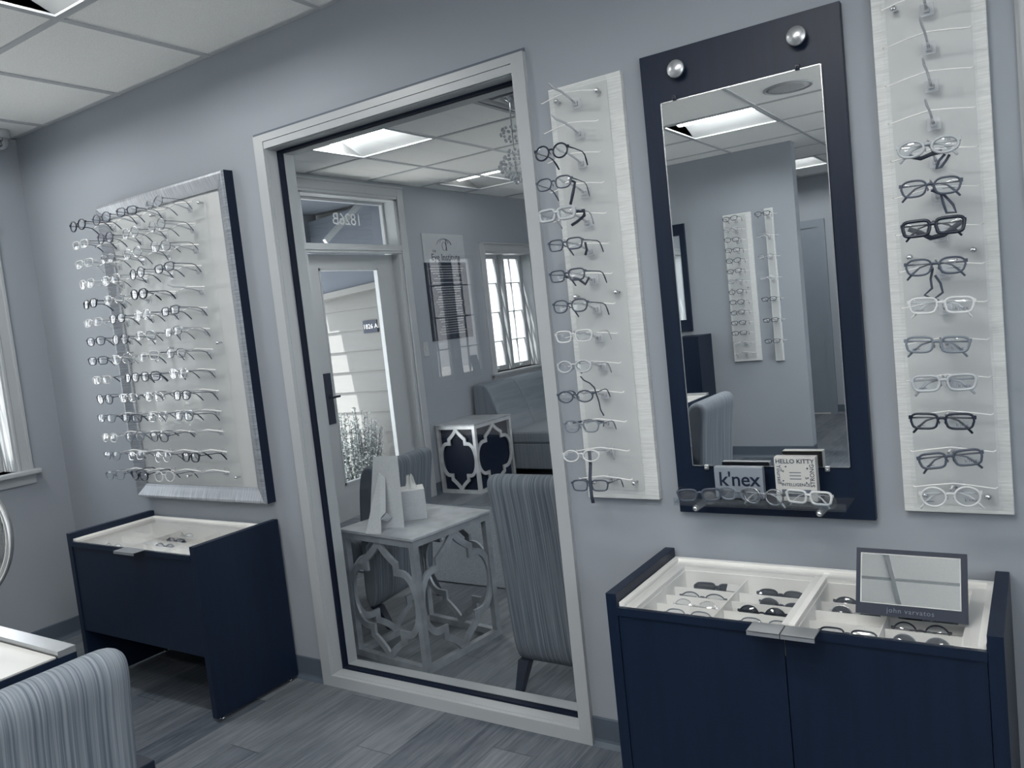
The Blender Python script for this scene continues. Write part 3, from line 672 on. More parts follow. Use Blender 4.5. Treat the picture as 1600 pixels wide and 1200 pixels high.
# ---------------------------------------------------------------- tall wall mirror
mp_ = thing('wall_mirror', 'tall mirror on a dark navy panel with two silver knobs', 'mirror', (3.515, 0, .765))
def mput(mb, nm, m, p=None): o = mb.build(nm, m); o.parent = p or mp_; o.location = (-3.515, 0, -.765) if p is None else (0, 0, 0); return o
mput(MB().box((3.262, -.022, .765), (3.767, 0, 2.0), bev=.001), 'backing_panel', M['navy'])
gl = mput(MB().box((3.312, -.0265, .897), (3.718, -.0225, 1.87)), 'mirror_glass', M['mirror'])
ed = MB(); t_ = .0022
for a, b in (((3.312, .897), (3.718, .899)), ((3.7158, .897), (3.718, 1.87)), ((3.312, .897), (3.3142, 1.87)), ((3.312, 1.868), (3.718, 1.87))): ed.box((a[0], -.0272, a[1]), (b[0], -.0225, b[1]))
mput(ed, 'polished_edge', M['wirelight'])
for x in (3.368, 3.67):
    T = TR(x, -.022, 1.942) @ RX(PI/2)
    mput(MB().lathe([(.012, 0), (.012, .016), (.0215, .016), (.0225, .018), (.0225, .024), (.0215, .026), (.0001, .026)], 32, T=T), 'standoff_knob', M['steel'])
for x, z in ((3.352, 1.874), (3.664, 1.873), (3.352, .893), (3.664, .893)):
    mput(MB().box((x-.006, -.031, z-.006), (x+.006, -.022, z+.008), bev=.002).tube([(x, -.024, z), (x, -.034, z-.001)], .004, 8), 'mirror_clip', M['black'] if z > 1 else M['steel'])
# clear shelf
sh_ = thing('glass_shelf', 'clear shelf with a front lip on two pegs under the tall mirror', 'shelf', (3.505, -.075, .815))
def sput(mb, nm, m): o = mb.build(nm, m); o.parent = sh_; o.location = (-3.505, .075, -.815); return o
sput(MB().box((3.292, -.128, .817), (3.722, -.028, .8215)), 'shelf_plate', M['shelf'])
sput(MB().box((3.292, -.132, .813), (3.722, -.128, .832)), 'front_lip', M['shelf'])
for x in (3.352, 3.662):
    T = RX(PI/2)
    sput(MB().lathe([(.018, .022), (.018, .026), (.0085, .026), (.0085, .134), (.0001, .134)], 24, T=TR(x, 0, .8075) @ T), 'support_peg', M['peg'])
    sput(MB().lathe([(.0001, .141), (.004, .140), (.006, .138), (.006, .134), (.0001, .134)], 16, T=TR(x, 0, .8075) @ T), 'peg_cap', M['chrome'])
ZS = .8216
kx = thing('brand_plaque', "grey plaque lettered k'nex standing on the clear shelf", 'sign', (3.45, -.060, ZS))
MB().box((-.064, -.010, 0), (.064, .010, .083), bev=.002).build('plaque_block', M['plaque'], kx)
text_mb("k'nex", .052, TR(.002, -.0104, .049) @ FACE_MY, .0003, spacing=.97, bold=.0006).build('lettering', M['navy_matte'], kx)
kb = thing('eyewear_box', 'white printed cardboard box with lettering standing on the clear shelf', 'box', (3.598, -.066, ZS))
MB().box((-.050, -.014, 0), (.050, .014, .112), bev=.0008).build('carton', M['white'], kb)
lt = text_mb('HELLO KITTY', .0155, TR(0, -.0143, .101) @ FACE_MY, .0002, spacing=1.0, bold=.0002)
for s_, sz, x, z, rot in (('Yourself', .0145, -.040, .068, -PI/2), ('be', .010, -.031, .078, -.4), ('STRONG', .0145, .041, .066, PI/2), ('INTELLIGENCE', .0105, 0, .042, 0), ('be', .009, .028, .060, .3)):
    lt2 = text_mb(s_, sz, TR(x, -.0143, z) @ RY(-rot) @ FACE_MY, .0002, bold=.0001); lt.add(lt2.v, lt2.f)
lt.build('lettering', M['ink'], kb)
mk = MB()                                                       # small plain ornaments
for x, z, r in ((.030, .084, .0025), (-.03, .052, .002), (.026, .048, .002), (-.022, .088, .0022)):
    mk.lathe([(r, 0), (r, .0003), (.0001, .0003)], 10, T=TR(x, -.014, z) @ RX(PI/2))
for i in range(3): mk.box((-.014, -.0144, .056+i*.008), (.014, -.014, .058+i*.008))
mk.box((-.035, -.0144, .012), (.035, -.014, .030)); mk.build('ornament', M['lettergrey'], kb)
SG = 'eyeglasses on the clear shelf below the mirror'
glasses('dark-rimmed eyeglasses with pale temples at the window side end of the clear shelf', (3.355, -.108, ZS+.0155), 'rect', 'dark', rz=.25, temple_look='light', group=SG, scale=.98, heavy=1.7)
glasses("pale grey eyeglasses right in front of the k'nex plaque on the clear shelf", (3.455, -.094, ZS+.018), 'soft', 'grey', rz=-.12, group=SG, fold=True, scale=.95, heavy=1.7)
glasses('thin round eyeglasses with pale temples in the middle of the clear shelf', (3.525, -.118, ZS+.0195), 'round', 'wire', rz=-.22, temple_look='pale', group=SG, scale=1.0, fold=True, heavy=2.0)
glasses('pale grey strapped eyeglasses in front of the white box on the clear shelf', (3.632, -.106, ZS+.0178), 'flat', 'clear', rz=-.2, group=SG, fold=True, scale=.98, heavy=1.2)

# ---------------------------------------------------------------- display cabinets
def cabinet(name, label, x0, x1, kneehole):
    w_ = x1-x0; t = thing(name, label, 'cabinet', ((x0+x1)/2, -.2, 0)); ox, oy = -(x0+x1)/2, .2
    def put(mb, nm, m, p=None):
        o = mb.build(nm, m); o.parent = p or t
        if p is None: o.location = (ox, oy, 0)
        return o
    yb, yf = -.012, -.396; th = .028
    for a in (x0, x1-th):
        s = put(MB().box((a, yf, .014), (a+th, yb, .657), bev=.0012), 'side_panel', M['navy'])
        for yy in (yf+.03, yb-.03): put(MB().lathe([(.009, 0), (.009, .006), (.004, .008), (.004, .015)], 12, T=TR(a+th/2, yy, 0)), 'levelling_foot', M['chrome'], s)
    a, b = x0+th, x1-th; zt = .627
    if kneehole:
        put(MB().box((a, yf+.004, .243), (b, yf+.022, .612)), 'front_panel', M['navy'])
        put(MB().box((a, yb-.02, .243), (b, yb, .61)), 'rear_panel', M['navy'])
        put(MB().box((a, yf+.022, .45), (b, yb-.02, .465)), 'shelf_panel', M['navy'])
    else:
        mid_ = 3.628
        for d0, d1 in ((a+.001, mid_-.0012), (mid_+.0012, b-.001)):
            d = put(MB().box((d0, yf+.003, .075), (d1, yf+.021, .603), bev=.0008), 'door', M['navy'])
        put(MB().box((a, yf+.022, .075), (b, yf+.03, .608)), 'carcass_front', M['navy_matte'])
        put(MB().box((a, yf+.05, 0.0), (b, yf+.065, .075)), 'plinth', M['navy_matte'])
        put(MB().box((a, yb-.02, .02), (b, yb, .608)), 'rear_panel', M['navy'])
    put(MB().box((a, yf-.002, .604), (b, yf+.010, .6235)), 'front_lip', M['navy'])
    # pale tray frame
    fy0, fy1 = yf+.010, yb-.004; fw = .045
    cells = [(a+.002, b-.002)] if kneehole else [(a+.002, 3.640), (3.640, b-.002)]
    tr = MB()
    tr.box((a+.002, fy1-fw, .560), (b-.002, fy1, zt-.004)); tr.box((a+.002, fy0, .560), (b-.002, fy0+.006, zt-.006))
    tr.box((a+.002, fy0+.006, .56), (a+fw, fy1-fw, zt-.004)); tr.box((b-fw, fy0+.006, .56), (b-.002, fy1-fw, zt-.004))
    tr.box((a+.002, fy0, .555), (b-.002, fy1, .560))
    tr.box((a+.002, fy1-.014, zt-.004), (b-.002, fy1, zt+.006)); tr.box((a+.002, fy0, zt-.004), (a+.016, fy1-.014, zt+.006)); tr.box((b-.016, fy0, zt-.004), (b-.002, fy1-.014, zt+.006))
    if not kneehole: tr.box((3.622, fy0+.006, .56), (3.650, fy1-fw, zt-.001))
    tray = put(tr, 'tray_frame', M['traywhite'])
    wells = [(a+fw, b-fw)] if kneehole else [(a+fw, 3.622), (3.650, b-fw)]
    for w0, w1 in wells:
        ins = MB().box((w0, fy0+.006, .560), (w1, fy1-fw, .5625))
        ins.box((w0, fy1-fw-.003, .5625), (w1, fy1-fw, .612)); ins.box((w0, fy0+.006, .5625), (w0+.003, fy1-fw-.003, .612)); ins.box((w1-.003, fy0+.006, .5625), (w1, fy1-fw-.003, .612))
        cols = [(w0+w1)/2] if not kneehole else [w0+(w1-w0)*.36, w0+(w1-w0)*.68]
        for c in cols: ins.box((c-.0015, fy0+.006, .5625), (c+.0015, fy1-fw-.003, .602))
        xs2 = [w0]+cols+[w1]
        for p, q in zip(xs2, xs2[1:]):
            for yy in (-.145, -.205, -.268, -.33): ins.box((p+.003, yy-.0015, .5625), (q-.003, yy+.0015, .594))
        put(ins, 'compartment_insert', mat('tray_insert', (.90, .90, .88), .5, var=.02) if 'tray_insert' not in bpy.data.materials else bpy.data.materials['tray_insert'])
    for c0, c1 in cells:
        lid = put(MB().box((c0+.014, fy0-.012, zt-.002), (c1-.0015, fy1-.016, zt+.002)), 'glass_lid', M['tray_glass'])
    hs = [(1.138, 1.268)] if kneehole else [(3.566, 3.6355), (3.6375, 3.707)]
    for h0, h1 in hs:
        put(MB().box((h0, -.452, zt+.001), (h1, -.400, zt+.0045), bev=.001).box((h0, -.452, zt-.006), (h1, -.449, zt+.004)), 'handle', M['steel'])
    return t
cabinet('display_cabinet', 'open-kneed dark cabinet with a glass-topped tray under the framed board', .700, 1.562, True)
cabinet('display_cabinet', 'two-door dark cabinet with a glass-topped tray under the tall mirror', 3.203, 4.040, False)
ZT = .577
G4 = 'glasses lying in the two-door cabinet tray'
def tray(label, x, y, sh, look, lens, rz=0, tilt=-.55, fold=True, g=G4):
    return glasses(label, (x, y, ZT+.002), sh, look, rz=rz, tilt=tilt, group=g, lens=lens, fold=fold, scale=1.05)
g = tray('dark flat wrap sunglasses with a white tag, rear compartment by the end panel', 3.375, -.098, 'flat', 'black', 'darklens', tilt=-.9)
MB().box((.028, -.006, -.004), (.058, -.004, .016)).build('price_tag', M['paper'], g)
tray('thin dark-rimmed glasses in the second compartment of the tray, beside the end panel', 3.365, -.178, 'oval', 'dark', 'lens')
tray('pale wire glasses in the third compartment of the tray, beside the end panel', 3.368, -.240, 'round', 'light', 'lens')
tray('grey-rimmed glasses in the front compartment of the tray, beside the end panel', 3.372, -.302, 'soft', 'grey', 'lens')
tray('large black wrap sunglasses in the rear compartment, left of the tray middle bar', 3.545, -.106, 'soft', 'black', 'darklens', tilt=-.7)['label'] = 'large black wrap sunglasses in the rear compartment beside the tray middle bar'
tray('grey sunglasses lying askew across a tray divider behind the round black pair', 3.565, -.176, 'oval', 'dark', 'darklens', rz=-.25, tilt=-.5)
tray('round black sunglasses with bright lens glints, third compartment by the tray middle bar', 3.535, -.238, 'round', 'black', 'darklens', tilt=-.35)
tray('grey glasses in the front compartment just behind the two metal handles', 3.56, -.302, 'soft', 'grey', 'lens')
tray('dark rounded sunglasses in the rear compartment, just beyond the tray middle bar', 3.735, -.112, 'oval', 'black', 'darklens', tilt=-.4)
tray('silver-rimmed dark sunglasses in the second compartment beyond the tray middle bar', 3.735, -.176, 'round', 'light', 'darklens', tilt=-.4)
tray('dark half-hidden glasses in the front compartment beyond the handles', 3.74, -.300, 'rect', 'black', 'lens')
tray('round dark sunglasses in the compartment in front of the small framed mirror', 3.885, -.178, 'round', 'dark', 'darklens', tilt=-.45)
tray('thin black-rimmed clear glasses, third compartment before the small framed mirror', 3.878, -.238, 'round', 'black', 'lens', tilt=-.4)
tray('round dark sunglasses with glints in the front compartment below the small mirror', 3.885, -.304, 'round', 'grey', 'darklens', tilt=-.4)
G5 = 'glasses lying in the open-kneed cabinet tray'
for i, (x, y, sh, lk, ln, lab) in enumerate([(1.06, -.10, 'oval', 'clear', 'lens', 'clear glasses at the back of the open-kneed cabinet tray'), (1.10, -.17, 'rect', 'dark', 'darklens', 'dark sunglasses in the middle of the open-kneed cabinet tray'),
        (1.13, -.24, 'oval', 'black', 'darklens', 'black sunglasses nearer the front of the open-kneed cabinet tray'), (1.40, -.24, 'soft', 'grey', 'lens', 'grey glasses by the outer end of the open-kneed cabinet tray'),
        (1.40, -.10, 'round', 'light', 'lens', 'pale wire glasses in the back outer corner of the open-kneed cabinet tray'), (.86, -.30, 'oval', 'clear', 'lens', 'clear glasses in the front corner-side compartment of the open-kneed cabinet tray')]):
    glasses(lab, (x, y, ZT+.002), sh, lk, tilt=-.6, group=G5, lens=ln, fold=True, scale=1.05)

# small framed mirror on the cabinet
jv = thing('counter_mirror', 'small dark-framed mirror leaning back on the two-door cabinet glass', 'mirror', (3.866, -.285, .6302))
TJ = RX(-math.radians(26))
fm_ = MB(); W2, HH = .108, .142
fm_.box((-W2, -.004, 0), (W2, .004, .024), T=TJ); fm_.box((-W2, -.004, HH-.010), (W2, .004, HH), T=TJ); fm_.box((-W2, -.004, .024), (-W2+.009, .004, HH-.010), T=TJ); fm_.box((W2-.012, -.004, .024), (W2, .004, HH-.010), T=TJ); fm_.box((-W2, .003, .0), (W2, .005, HH), T=TJ)
fm_.build('frame', M['navy'], jv)
MB().box((-W2+.009, -.0025, .024), (W2-.012, .0, HH-.010), T=TJ).build('mirror_glass', M['mirror'], jv)
q = MB(); u0, u1, v0, v1 = -W2+.009, W2-.012, .024, HH-.010
for p in (((u0, v0), (u1, v0+.0018)), ((u0, v1-.0018), (u1, v1)), ((u0, v0), (u0+.0018, v1)), ((u1-.0018, v0), (u1, v1))): q.box((p[0][0], -.0034, p[0][1]), (p[1][0], -.0022, p[1][1]), T=TJ)
q.build('bevel_edge', M['white'], jv)
text_mb('john varvatos', .0145, TJ @ TR(.0, -.0043, .012) @ FACE_MY, .0002, spacing=1.15).build('lettering', M['lettergrey'], jv)
MB().box((-.02, .0, .012), (.02, .002, .115), T=TR(0, .104, -.012) @ RX(math.radians(28))).build('easel_leg', M['navy'], jv)

# ---------------------------------------------------------------- dispensing table, round mirror, chair
tb = thing('fitting_table', 'dark fitting table with a white inset top at the photo edge', 'table', (1.55, -2.05, 0))
def tput(mb, nm, m): o = mb.build(nm, m); o.parent = tb; o.location = (-1.55, 2.05, 0); return o
tput(MB().box((1.3, -2.86, .655), (2.35, -1.233, .735)), 'apron', M['navy'])
tput(MB().box((1.305, -2.82, .7355), (2.346, -1.275, .739)), 'inset_top', M['white'])
tput(MB().box((1.3, -1.272, .735), (2.35, -1.233, .750), bev=.001), 'rear_edge_strip', M['steel'])
tput(MB().box((1.3, -2.86, .735), (2.35, -2.823, .750), bev=.001), 'front_edge_strip', M['steel'])
tput(MB().box((2.16, -2.84, 0), (2.30, -1.245, .655)), 'pedestal', M['navy_matte']); tput(MB().box((1.34, -2.84, 0), (1.48, -1.245, .655)), 'pedestal', M['navy_matte'])
rm = thing('vanity_mirror', 'round swivel mirror with a double rim standing on the fitting table', 'mirror', (2.055, -1.345, .739), math.radians(32))
rm_c, rr = Vector((0, 0, .250)), .165
MB().lathe([(.062, 0), (.062, .004), (.05, .010), (.012, .016), (.007, .02), (.007, .085), (.0001, .085)], 32).build('base', M['chrome'], rm)
TMi = TR(*rm_c) @ RX(PI/2-.10)
MB().lathe([(rr-.012, .002), (.0001, .002)], 64, T=TMi).build('mirror_glass', M['mirror'], rm)
MB().lathe([(rr-.012, .002), (rr-.006, .006), (rr, .004), (rr, -.010), (rr-.01, -.014), (.0001, -.014)], 64, T=TMi).build('mirror_shell', M['steel'], rm)
for r_ in (rr-.009, rr): MB().tube([tuple(TMi @ Vector((r_*math.cos(2*PI*i/64), r_*math.sin(2*PI*i/64), .004))) for i in range(64)], .0013, 6, closed=True).build('rim_ring', M['white'], rm)
MB().tube([(0, 0, .08), (0, .012, .088)], .006).build('hinge', M['chrome'], rm)

def side_profile(pts, x0, x1, bev=.0, n_m='stripe'):
    """upholstered slab: closed (y,z) outline swept across x with rounded ends"""
    for _ in range(2): pts = [q for i in range(len(pts)) for q in ((pts[i][0]*.75+pts[(i+1) % len(pts)][0]*.25, pts[i][1]*.75+pts[(i+1) % len(pts)][1]*.25), (pts[i][0]*.25+pts[(i+1) % len(pts)][0]*.75, pts[i][1]*.25+pts[(i+1) % len(pts)][1]*.75))]
    mb = MB(); k = len(pts); cy = sum(p[0] for p in pts)/k; cz = sum(p[1] for p in pts)/k
    rings = [(x0, .88), (x0+.003, .925), (x0+.008, .957), (x0+.016, .982), (x0+.026, .995), (x0+.04, 1), (x1-.04, 1), (x1-.026, .995), (x1-.016, .982), (x1-.008, .957), (x1-.003, .925), (x1, .88)]
    vs = []
    # shrink towards the outline's medial thickness rather than its centre
    nrm = []
    for i in range(k):
        a, b = Vector((*pts[i-1], 0)), Vector((*pts[(i+1) % k], 0)); d = (b-a).normalized(); nrm.append((d.y, -d.x))
    area = sum(pts[i][0]*pts[(i+1) % k][1]-pts[(i+1) % k][0]*pts[i][1] for i in range(k))
    sg = 1 if area > 0 else -1
    for x, s_ in rings:
        off = (1-s_)*.16
        for (p, n_) in zip(pts, nrm): vs.append((x, p[0]-sg*n_[0]*off, p[1]-sg*n_[1]*off))
    m = len(rings); fs = [tuple(range(k)), tuple(range((m-1)*k, m*k))]
    for j in range(m-1):
        for i in range(k): fs.append((j*k+i, j*k+(i+1) % k, (j+1)*k+(i+1) % k, (j+1)*k+i))
    mb.add(vs, fs, 0, True); mb.sm[0] = mb.sm[1] = False
    return mb
def parsons_chair(label, loc, rotz, Hh=.86, wd_=.47, arms=False, group='striped upholstered chairs'):
    """local: back plane near y=0, sitter looks towards +y"""
    t = thing('upholstered_chair', label, 'chair', loc, rotz, group); hx = wd_/2
    back = [(.035, .10), (.012, .30), (-.010, .55), (-.030, Hh-.10), (-.040, Hh-.045), (-.034, Hh-.015), (-.012, Hh), (.020, Hh-.004), (.045, Hh-.025), (.060, Hh-.07), (.075, .60), (.095, .40), (.11, .10)]
    side_profile(back, -hx, hx).build('backrest', M['stripe'], t)
    seat = [(.10, .29), (.10, .40), (.14, .425), (.30, .435), (.38, .43), (.415, .415), (.435, .39), (.435, .31), (.42, .29)]
    side_profile(seat, -hx, hx).build('seat', M['stripe'], t)
    for sx in (-1, 1):
        for (yt, yb_) in ((.06, -.005), (.40, .415)):
            a = .022; z1 = .105 if yt < .2 else .29; x = sx*(hx-.032)
            vs = []
            for z, hw, y in ((0, .013, yb_), (z1, .022, yt)): vs += [(x-hw, y-hw, z), (x+hw, y-hw, z), (x+hw, y+hw, z), (x-hw, y+hw, z)]
            MB().add(vs, [(0, 3, 2, 1), (4, 5, 6, 7), (0, 1, 5, 4), (1, 2, 6, 5), (2, 3, 7, 6), (3, 0, 4, 7)]).build('leg', M['darkwood'], t)
        if arms:
            x = sx*(hx+.026)
            MB().box((x-.024, .03, .62), (x+.024, .39, .645), bev=.003).box((x-.022, .03, .0), (x+.022, .075, .62), bev=.003).box((x-.022, .35, .0), (x+.022, .39, .62), bev=.003).build('armrest', M['darkwood'], t)
    return t
# the chair's sitter faces -x (towards the table): local +y -> world -x
parsons_chair('striped upholstered armchair drawn up to the fitting table, cut by the photo edge', (2.815, -1.612, 0), PI/2, .885, .44, arms=True)

# ---------------------------------------------------------------- security camera on the ceiling
cmx = thing('security_camera', 'white turret camera with two dark lenses in the ceiling corner', 'camera', (.105, -.125, H))
MB().lathe([(.0001, 0), (.048, 0), (.048, -.020), (.044, -.034), (.036, -.040), (.0001, -.040)], 32).build('base', M['trim'], cmx)
dirv = (Vector((4.1, -2.1, 1.35))-Vector((.105, -.125, H-.05))).normalized(); qq = dirv.to_track_quat('Z', 'Y').to_matrix().to_4x4()
ball = [(.0001, -.036)]+[(.036*math.sin(a), -.036*math.cos(a)) for a in [PI*i/14 for i in range(1, 12)]]+[(.0225, .031), (.0001, .031)]
MB().lathe(ball, 28, T=TR(0, 0, -.052) @ qq).build('turret', M['trim'], cmx)
for s_ in (-1, 1):
    MB().lathe([(.0115, .0305), (.0115, .0325), (.009, .033), (.0001, .033)], 20, T=TR(0, 0, -.052) @ qq @ TR(.002*s_, .0115*s_, 0)).build('lens', M['black'], cmx)

# ceiling speaker reflected in the tall mirror
sp = thing('ceiling_speaker', 'round ceiling speaker grille reflected near the top of the tall mirror', 'speaker', (2.995, -2.77, H))
MB().lathe([(.135, 0), (.135, -.005), (.125, -.008), (.120, -.006), (.120, 0)], 48).build('bezel', M['trim'], sp)
MB().lathe([(.120, -.004), (.08, -.006), (.0001, -.0065)], 48).build('grille', M['speaker'], sp)

# ---------------------------------------------------------------- waiting room beyond the interior window
def quatrefoil(w_, h_, n=8):
    """closed centre line of the lantern motif, local (u,v) centred on 0"""
    a, b = w_/2, h_/2; pts = []
    q = [(0, b)]
    # ogee from the tip to the first notch
    for i in range(1, n+1):
        t = i/n; q.append((a*.46*t, b-(b*.36)*(t**.62 if t < 1 else 1)))
    q.append((a*.46, b*.50))
    r = a*.54; cy = 0
    q.append((a*.62, b*.50))
    for i in range(1, n+1):
        t = i/n*PI/2; q.append((a*.62+(a*.38)*math.sin(t), b*.50*math.cos(t)))
    pts = q + [(x, -y) for x, y in reversed(q[:-1])]
    full = pts + [(-x, y) for x, y in reversed(pts[1:-1])]
    return full
def ribbon(pts, wid, y0, y1, off=(0, 0)):
    """flat bar of width wid following a closed polyline in (x,z), between y0 and y1"""
    k = len(pts); P = [Vector((p[0]+off[0], p[1]+off[1])) for p in pts]; o_, i_ = [], []
    for i in range(k):
        d1 = (P[i]-P[i-1]); d2 = (P[(i+1) % k]-P[i])
        if d1.length < 1e-7: d1 = d2
        if d2.length < 1e-7: d2 = d1
        d1.normalize(); d2.normalize(); n1 = Vector((d1.y, -d1.x)); n2 = Vector((d2.y, -d2.x)); n = (n1+n2)
        if n.length < .2: n = n1
        n.normalize(); c = max(.5, n.dot(n1)); o_.append(P[i]+n*wid/2/c); i_.append(P[i]-n*wid/2/c)
    vs = []
    for y in (y0, y1):
        for p in o_: vs.append((p.x, y, p.y))
        for p in i_: vs.append((p.x, y, p.y))
    fs = []
    for i in range(k):
        j = (i+1) % k
        fs += [(i, j, k+j, k+i), (2*k+i, 3*k+i, 3*k+j, 2*k+j), (i, 2*k+i, 2*k+j, j), (k+i, k+j, 3*k+j, 3*k+i)]
    return MB().add(vs, fs)
def lantern_table(label, loc, rotz, w_, d_, h_, m='silverleaf', glass=False):
    t = thing('side_table', label, 'side table', loc, rotz, 'metal side tables with cut-out lantern sides'); b = .027
    MB().box((-w_/2-.006, -d_/2-.006, h_-.012), (w_/2+.006, d_/2+.006, h_), bev=.002).build('tabletop', M['tabletop'], t)
    f = MB()
    for x in (-w_/2, w_/2-b): 
        for y in (-d_/2, d_/2-b): f.box((x, y, 0), (x+b, y+b, h_-.012))
    for z in (0, h_-.012-b):
        for x in (-w_/2, w_/2-b): f.box((x, -d_/2+b, z), (x+b, d_/2-b, z+b))
        for y in (-d_/2, d_/2-b): f.box((-w_/2+b, y, z), (w_/2-b, y+b, z+b))
    f.build('frame', M[m], t)
    zc = (h_-.012)/2; hh = h_-.012-b*1.2
    for s_ in (-1, 1):
        ribbon(quatrefoil(w_-b*1.6, hh), .027, s_*(d_/2-.012)-.006, s_*(d_/2-.012)+.006, (0, zc)).build('lantern_panel', M[m], t)
        o = ribbon(quatrefoil(d_-b*1.6, hh), .027, s_*(w_/2-.012)-.006, s_*(w_/2-.012)+.006, (0, zc)).build('lantern_panel', M[m], t); o.rotation_euler = (0, 0, -PI/2) 
    if glass:
        MB().box((-w_/2+b, -d_/2+b, b), (w_/2-b, -d_/2+b+.004, h_-.03)).build('dark_backing', M['navy_matte'], t)
        MB().box((w_/2-b-.004, -d_/2+b+.004, b), (w_/2-b, d_/2-b, h_-.03)).build('dark_backing', M['navy_matte'], t)
    return t
M['tabletop'] = mat('silver_leaf_top', (.42, .45, .48), .42, metal=.25, var=.22, scale=(9, 9, 9), bump=.05)
M['leaflit'] = mat('lit_silver_leaf', (.62, .64, .66), .35, metal=.35, var=.15, scale=(12, 12, 12))  # lighter copy of the silver leaf; light from the door put into the colour
lantern_table('silver side table with lantern cut-outs right behind the interior window', (1.875, .442, 0), math.radians(-7), .445, .445, .548)
lantern_table('silver side table with lantern cut-outs and dark sides between the street door and the sofa', (.205, 3.185, 0), 0, .385, .52, .556, 'leaflit', glass=True)

tis = thing('tissue_box', 'pale cube tissue box with a tissue sticking out, on the side table', 'tissue box', (1.853, .468, .548), math.radians(43))
MB().box((-.0525, -.0525, 0), (.0525, .0525, .128), bev=.002).build('carton', M['card'], tis)
MB().box((-.05, -.05, .128), (.05, .05, .1295)).build('top_flap', M['paper'], tis)
tv = MB(); random.seed(3); n = 14
for lay in range(3):
    vs = []; fs = []
    for i in range(n+1):
        a = i/n; x = -.026+.052*a
        for j, z in enumerate((0, .02, .04+.02*math.sin(a*5+lay*2))): vs.append((x*(1-.25*j), (lay-1)*.012*(1-.3*j)+.006*math.sin(a*9+lay)*(j+.5), .128+z))
    for i in range(n):
        for j in range(2): fs.append((i*3+j, (i+1)*3+j, (i+1)*3+j+1, i*3+j+1))
    tv.add(vs, fs, 0, True)
tv.build('tissue', M['paper'], tis)
random.seed(11)
es = thing('display_sign', 'pale card sign seen from behind with its easel strut, on the side table', 'sign', (1.845, .300, .548), math.radians(18))
MB().add([(-.078, .0, 0), (.078, .0, 0), (.050, .075, .285), (-.060, .075, .285), (-.078, .003, 0), (.078, .003, 0), (.050, .078, .285), (-.060, .078, .285)],
         [(0, 1, 2, 3), (7, 6, 5, 4), (0, 4, 5, 1), (1, 5, 6, 2), (2, 6, 7, 3), (3, 7, 4, 0)]).build('sign_board', M['card'], es)
MB().add([(-.060, -.075, 0), (.010, -.075, 0), (.000, -.045, .055), (.018, -.03, .075), (-.002, .045, .20), (-.032, .055, .225)], [(0, 1, 2, 3, 4, 5)]).build('easel_strut', M['card'], es)
MB().add([(.0, -.048, .05), (.022, -.03, .072), (.030, .0, .045), (.012, -.01, .03)], [(0, 1, 2, 3)]).build('strut_lock', M['card'], es)

parsons_chair('striped upholstered chair with its back against the interior window', (2.695, .205, 0), 0, .81, .47)
parsons_chair('dark striped chair half hidden behind the near silver side table', (1.555, .74, 0), PI/2+.12, .76, .50)

# sofa along the outer wall
so = thing('sofa', 'grey upholstered sofa with a channelled back below the waiting room windows', 'sofa', (.45, 4.35, 0))
y0, y1 = 3.46, 5.3
for k in range(4):
    a, b = y0+(y1-y0)*k/4, y0+(y1-y0)*(k+1)/4
    pr = [(.02, .40), (.02, .78), (.05, .815), (.10, .825), (.16, .81), (.20, .77), (.27, .60), (.34, .42), (.34, .38)]
    mb = side_profile([(p[0], p[1]) for p in pr], a-4.35, b-4.35)
    mb.v = [(v[1]-.45, v[0], v[2]) for v in mb.v]; mb.build('back_cushion', M['sofa'], so)
for k in range(2):
    a, b = y0+(y1-y0)*k/2, y0+(y1-y0)*(k+1)/2
    MB().box((-.40, a-4.35, .30), (.42, b-4.35, .405), bev=.02).build('seat_cushion', M['sofa'], so)
MB().box((-.42, y0-4.35+.005, .085), (.40, y1-4.35, .30), bev=.01).build('base', M['sofa'], so)
for x in (-.38, .35):
    for y in (y0-4.35+.06, y1-4.35-.06): MB().lathe([(.016, 0), (.024, .085), (.0001, .085)], 12, T=TR(x, y, 0)).build('leg', M['darkwood'], so)

# poster, switch, mat, vent, chandelier
po = thing('wall_poster', 'tall board lettered The Eye Institute beside the waiting room window', 'poster', (0, 3.31, 1.66))
py0, py1 = 3.031-3.31, 3.588-3.31
MB().box((.0, py0, 1.225-1.66), (.010, py1, 1.864-1.66)).build('text_panel', M['navy_matte'], po)
MB().box((.0, py0, 1.864-1.66), (.0105, py1, 2.099-1.66)).build('header_panel', M['lgrey'], po)
tt = text_mb('Eye Institute', .078, TR(.011, .01, 1.905-1.66) @ FACE_PX, .0004, bold=.0003); t2 = text_mb('THE', .028, TR(.011, -.14, 1.955-1.66) @ FACE_PX, .0004); tt.add(t2.v, t2.f); tt.build('title_lettering', M['ink'], po)
lg = MB()
def arc(cx, cz, rx, rz, a0, a1, r0, r1, n=20):
    pts = [(.0118, cx+rx*math.cos(a0+(a1-a0)*i/n), cz+rz*math.sin(a0+(a1-a0)*i/n)) for i in range(n+1)]
    lg.tube(pts, [r0+(r1-r0)*i/n for i in range(n+1)], 5, flat=.4)
zc = 2.015-1.66
arc(0, zc-.01, .095, .055, PI*.98, .1, .001, .006); arc(.0, zc-.005, .06, .048, PI*.9, .25, .001, .004)
arc(.0, zc-.018, .026, .036, 0, 2*PI, .0025, .0025); lg.tube([(.0118, .028, zc+.035), (.0118, .03, zc-.055)], .003, 5)
lg.build('eye_emblem', M['ink'], po)
ls = MB(); zz = 1.835; k = 0
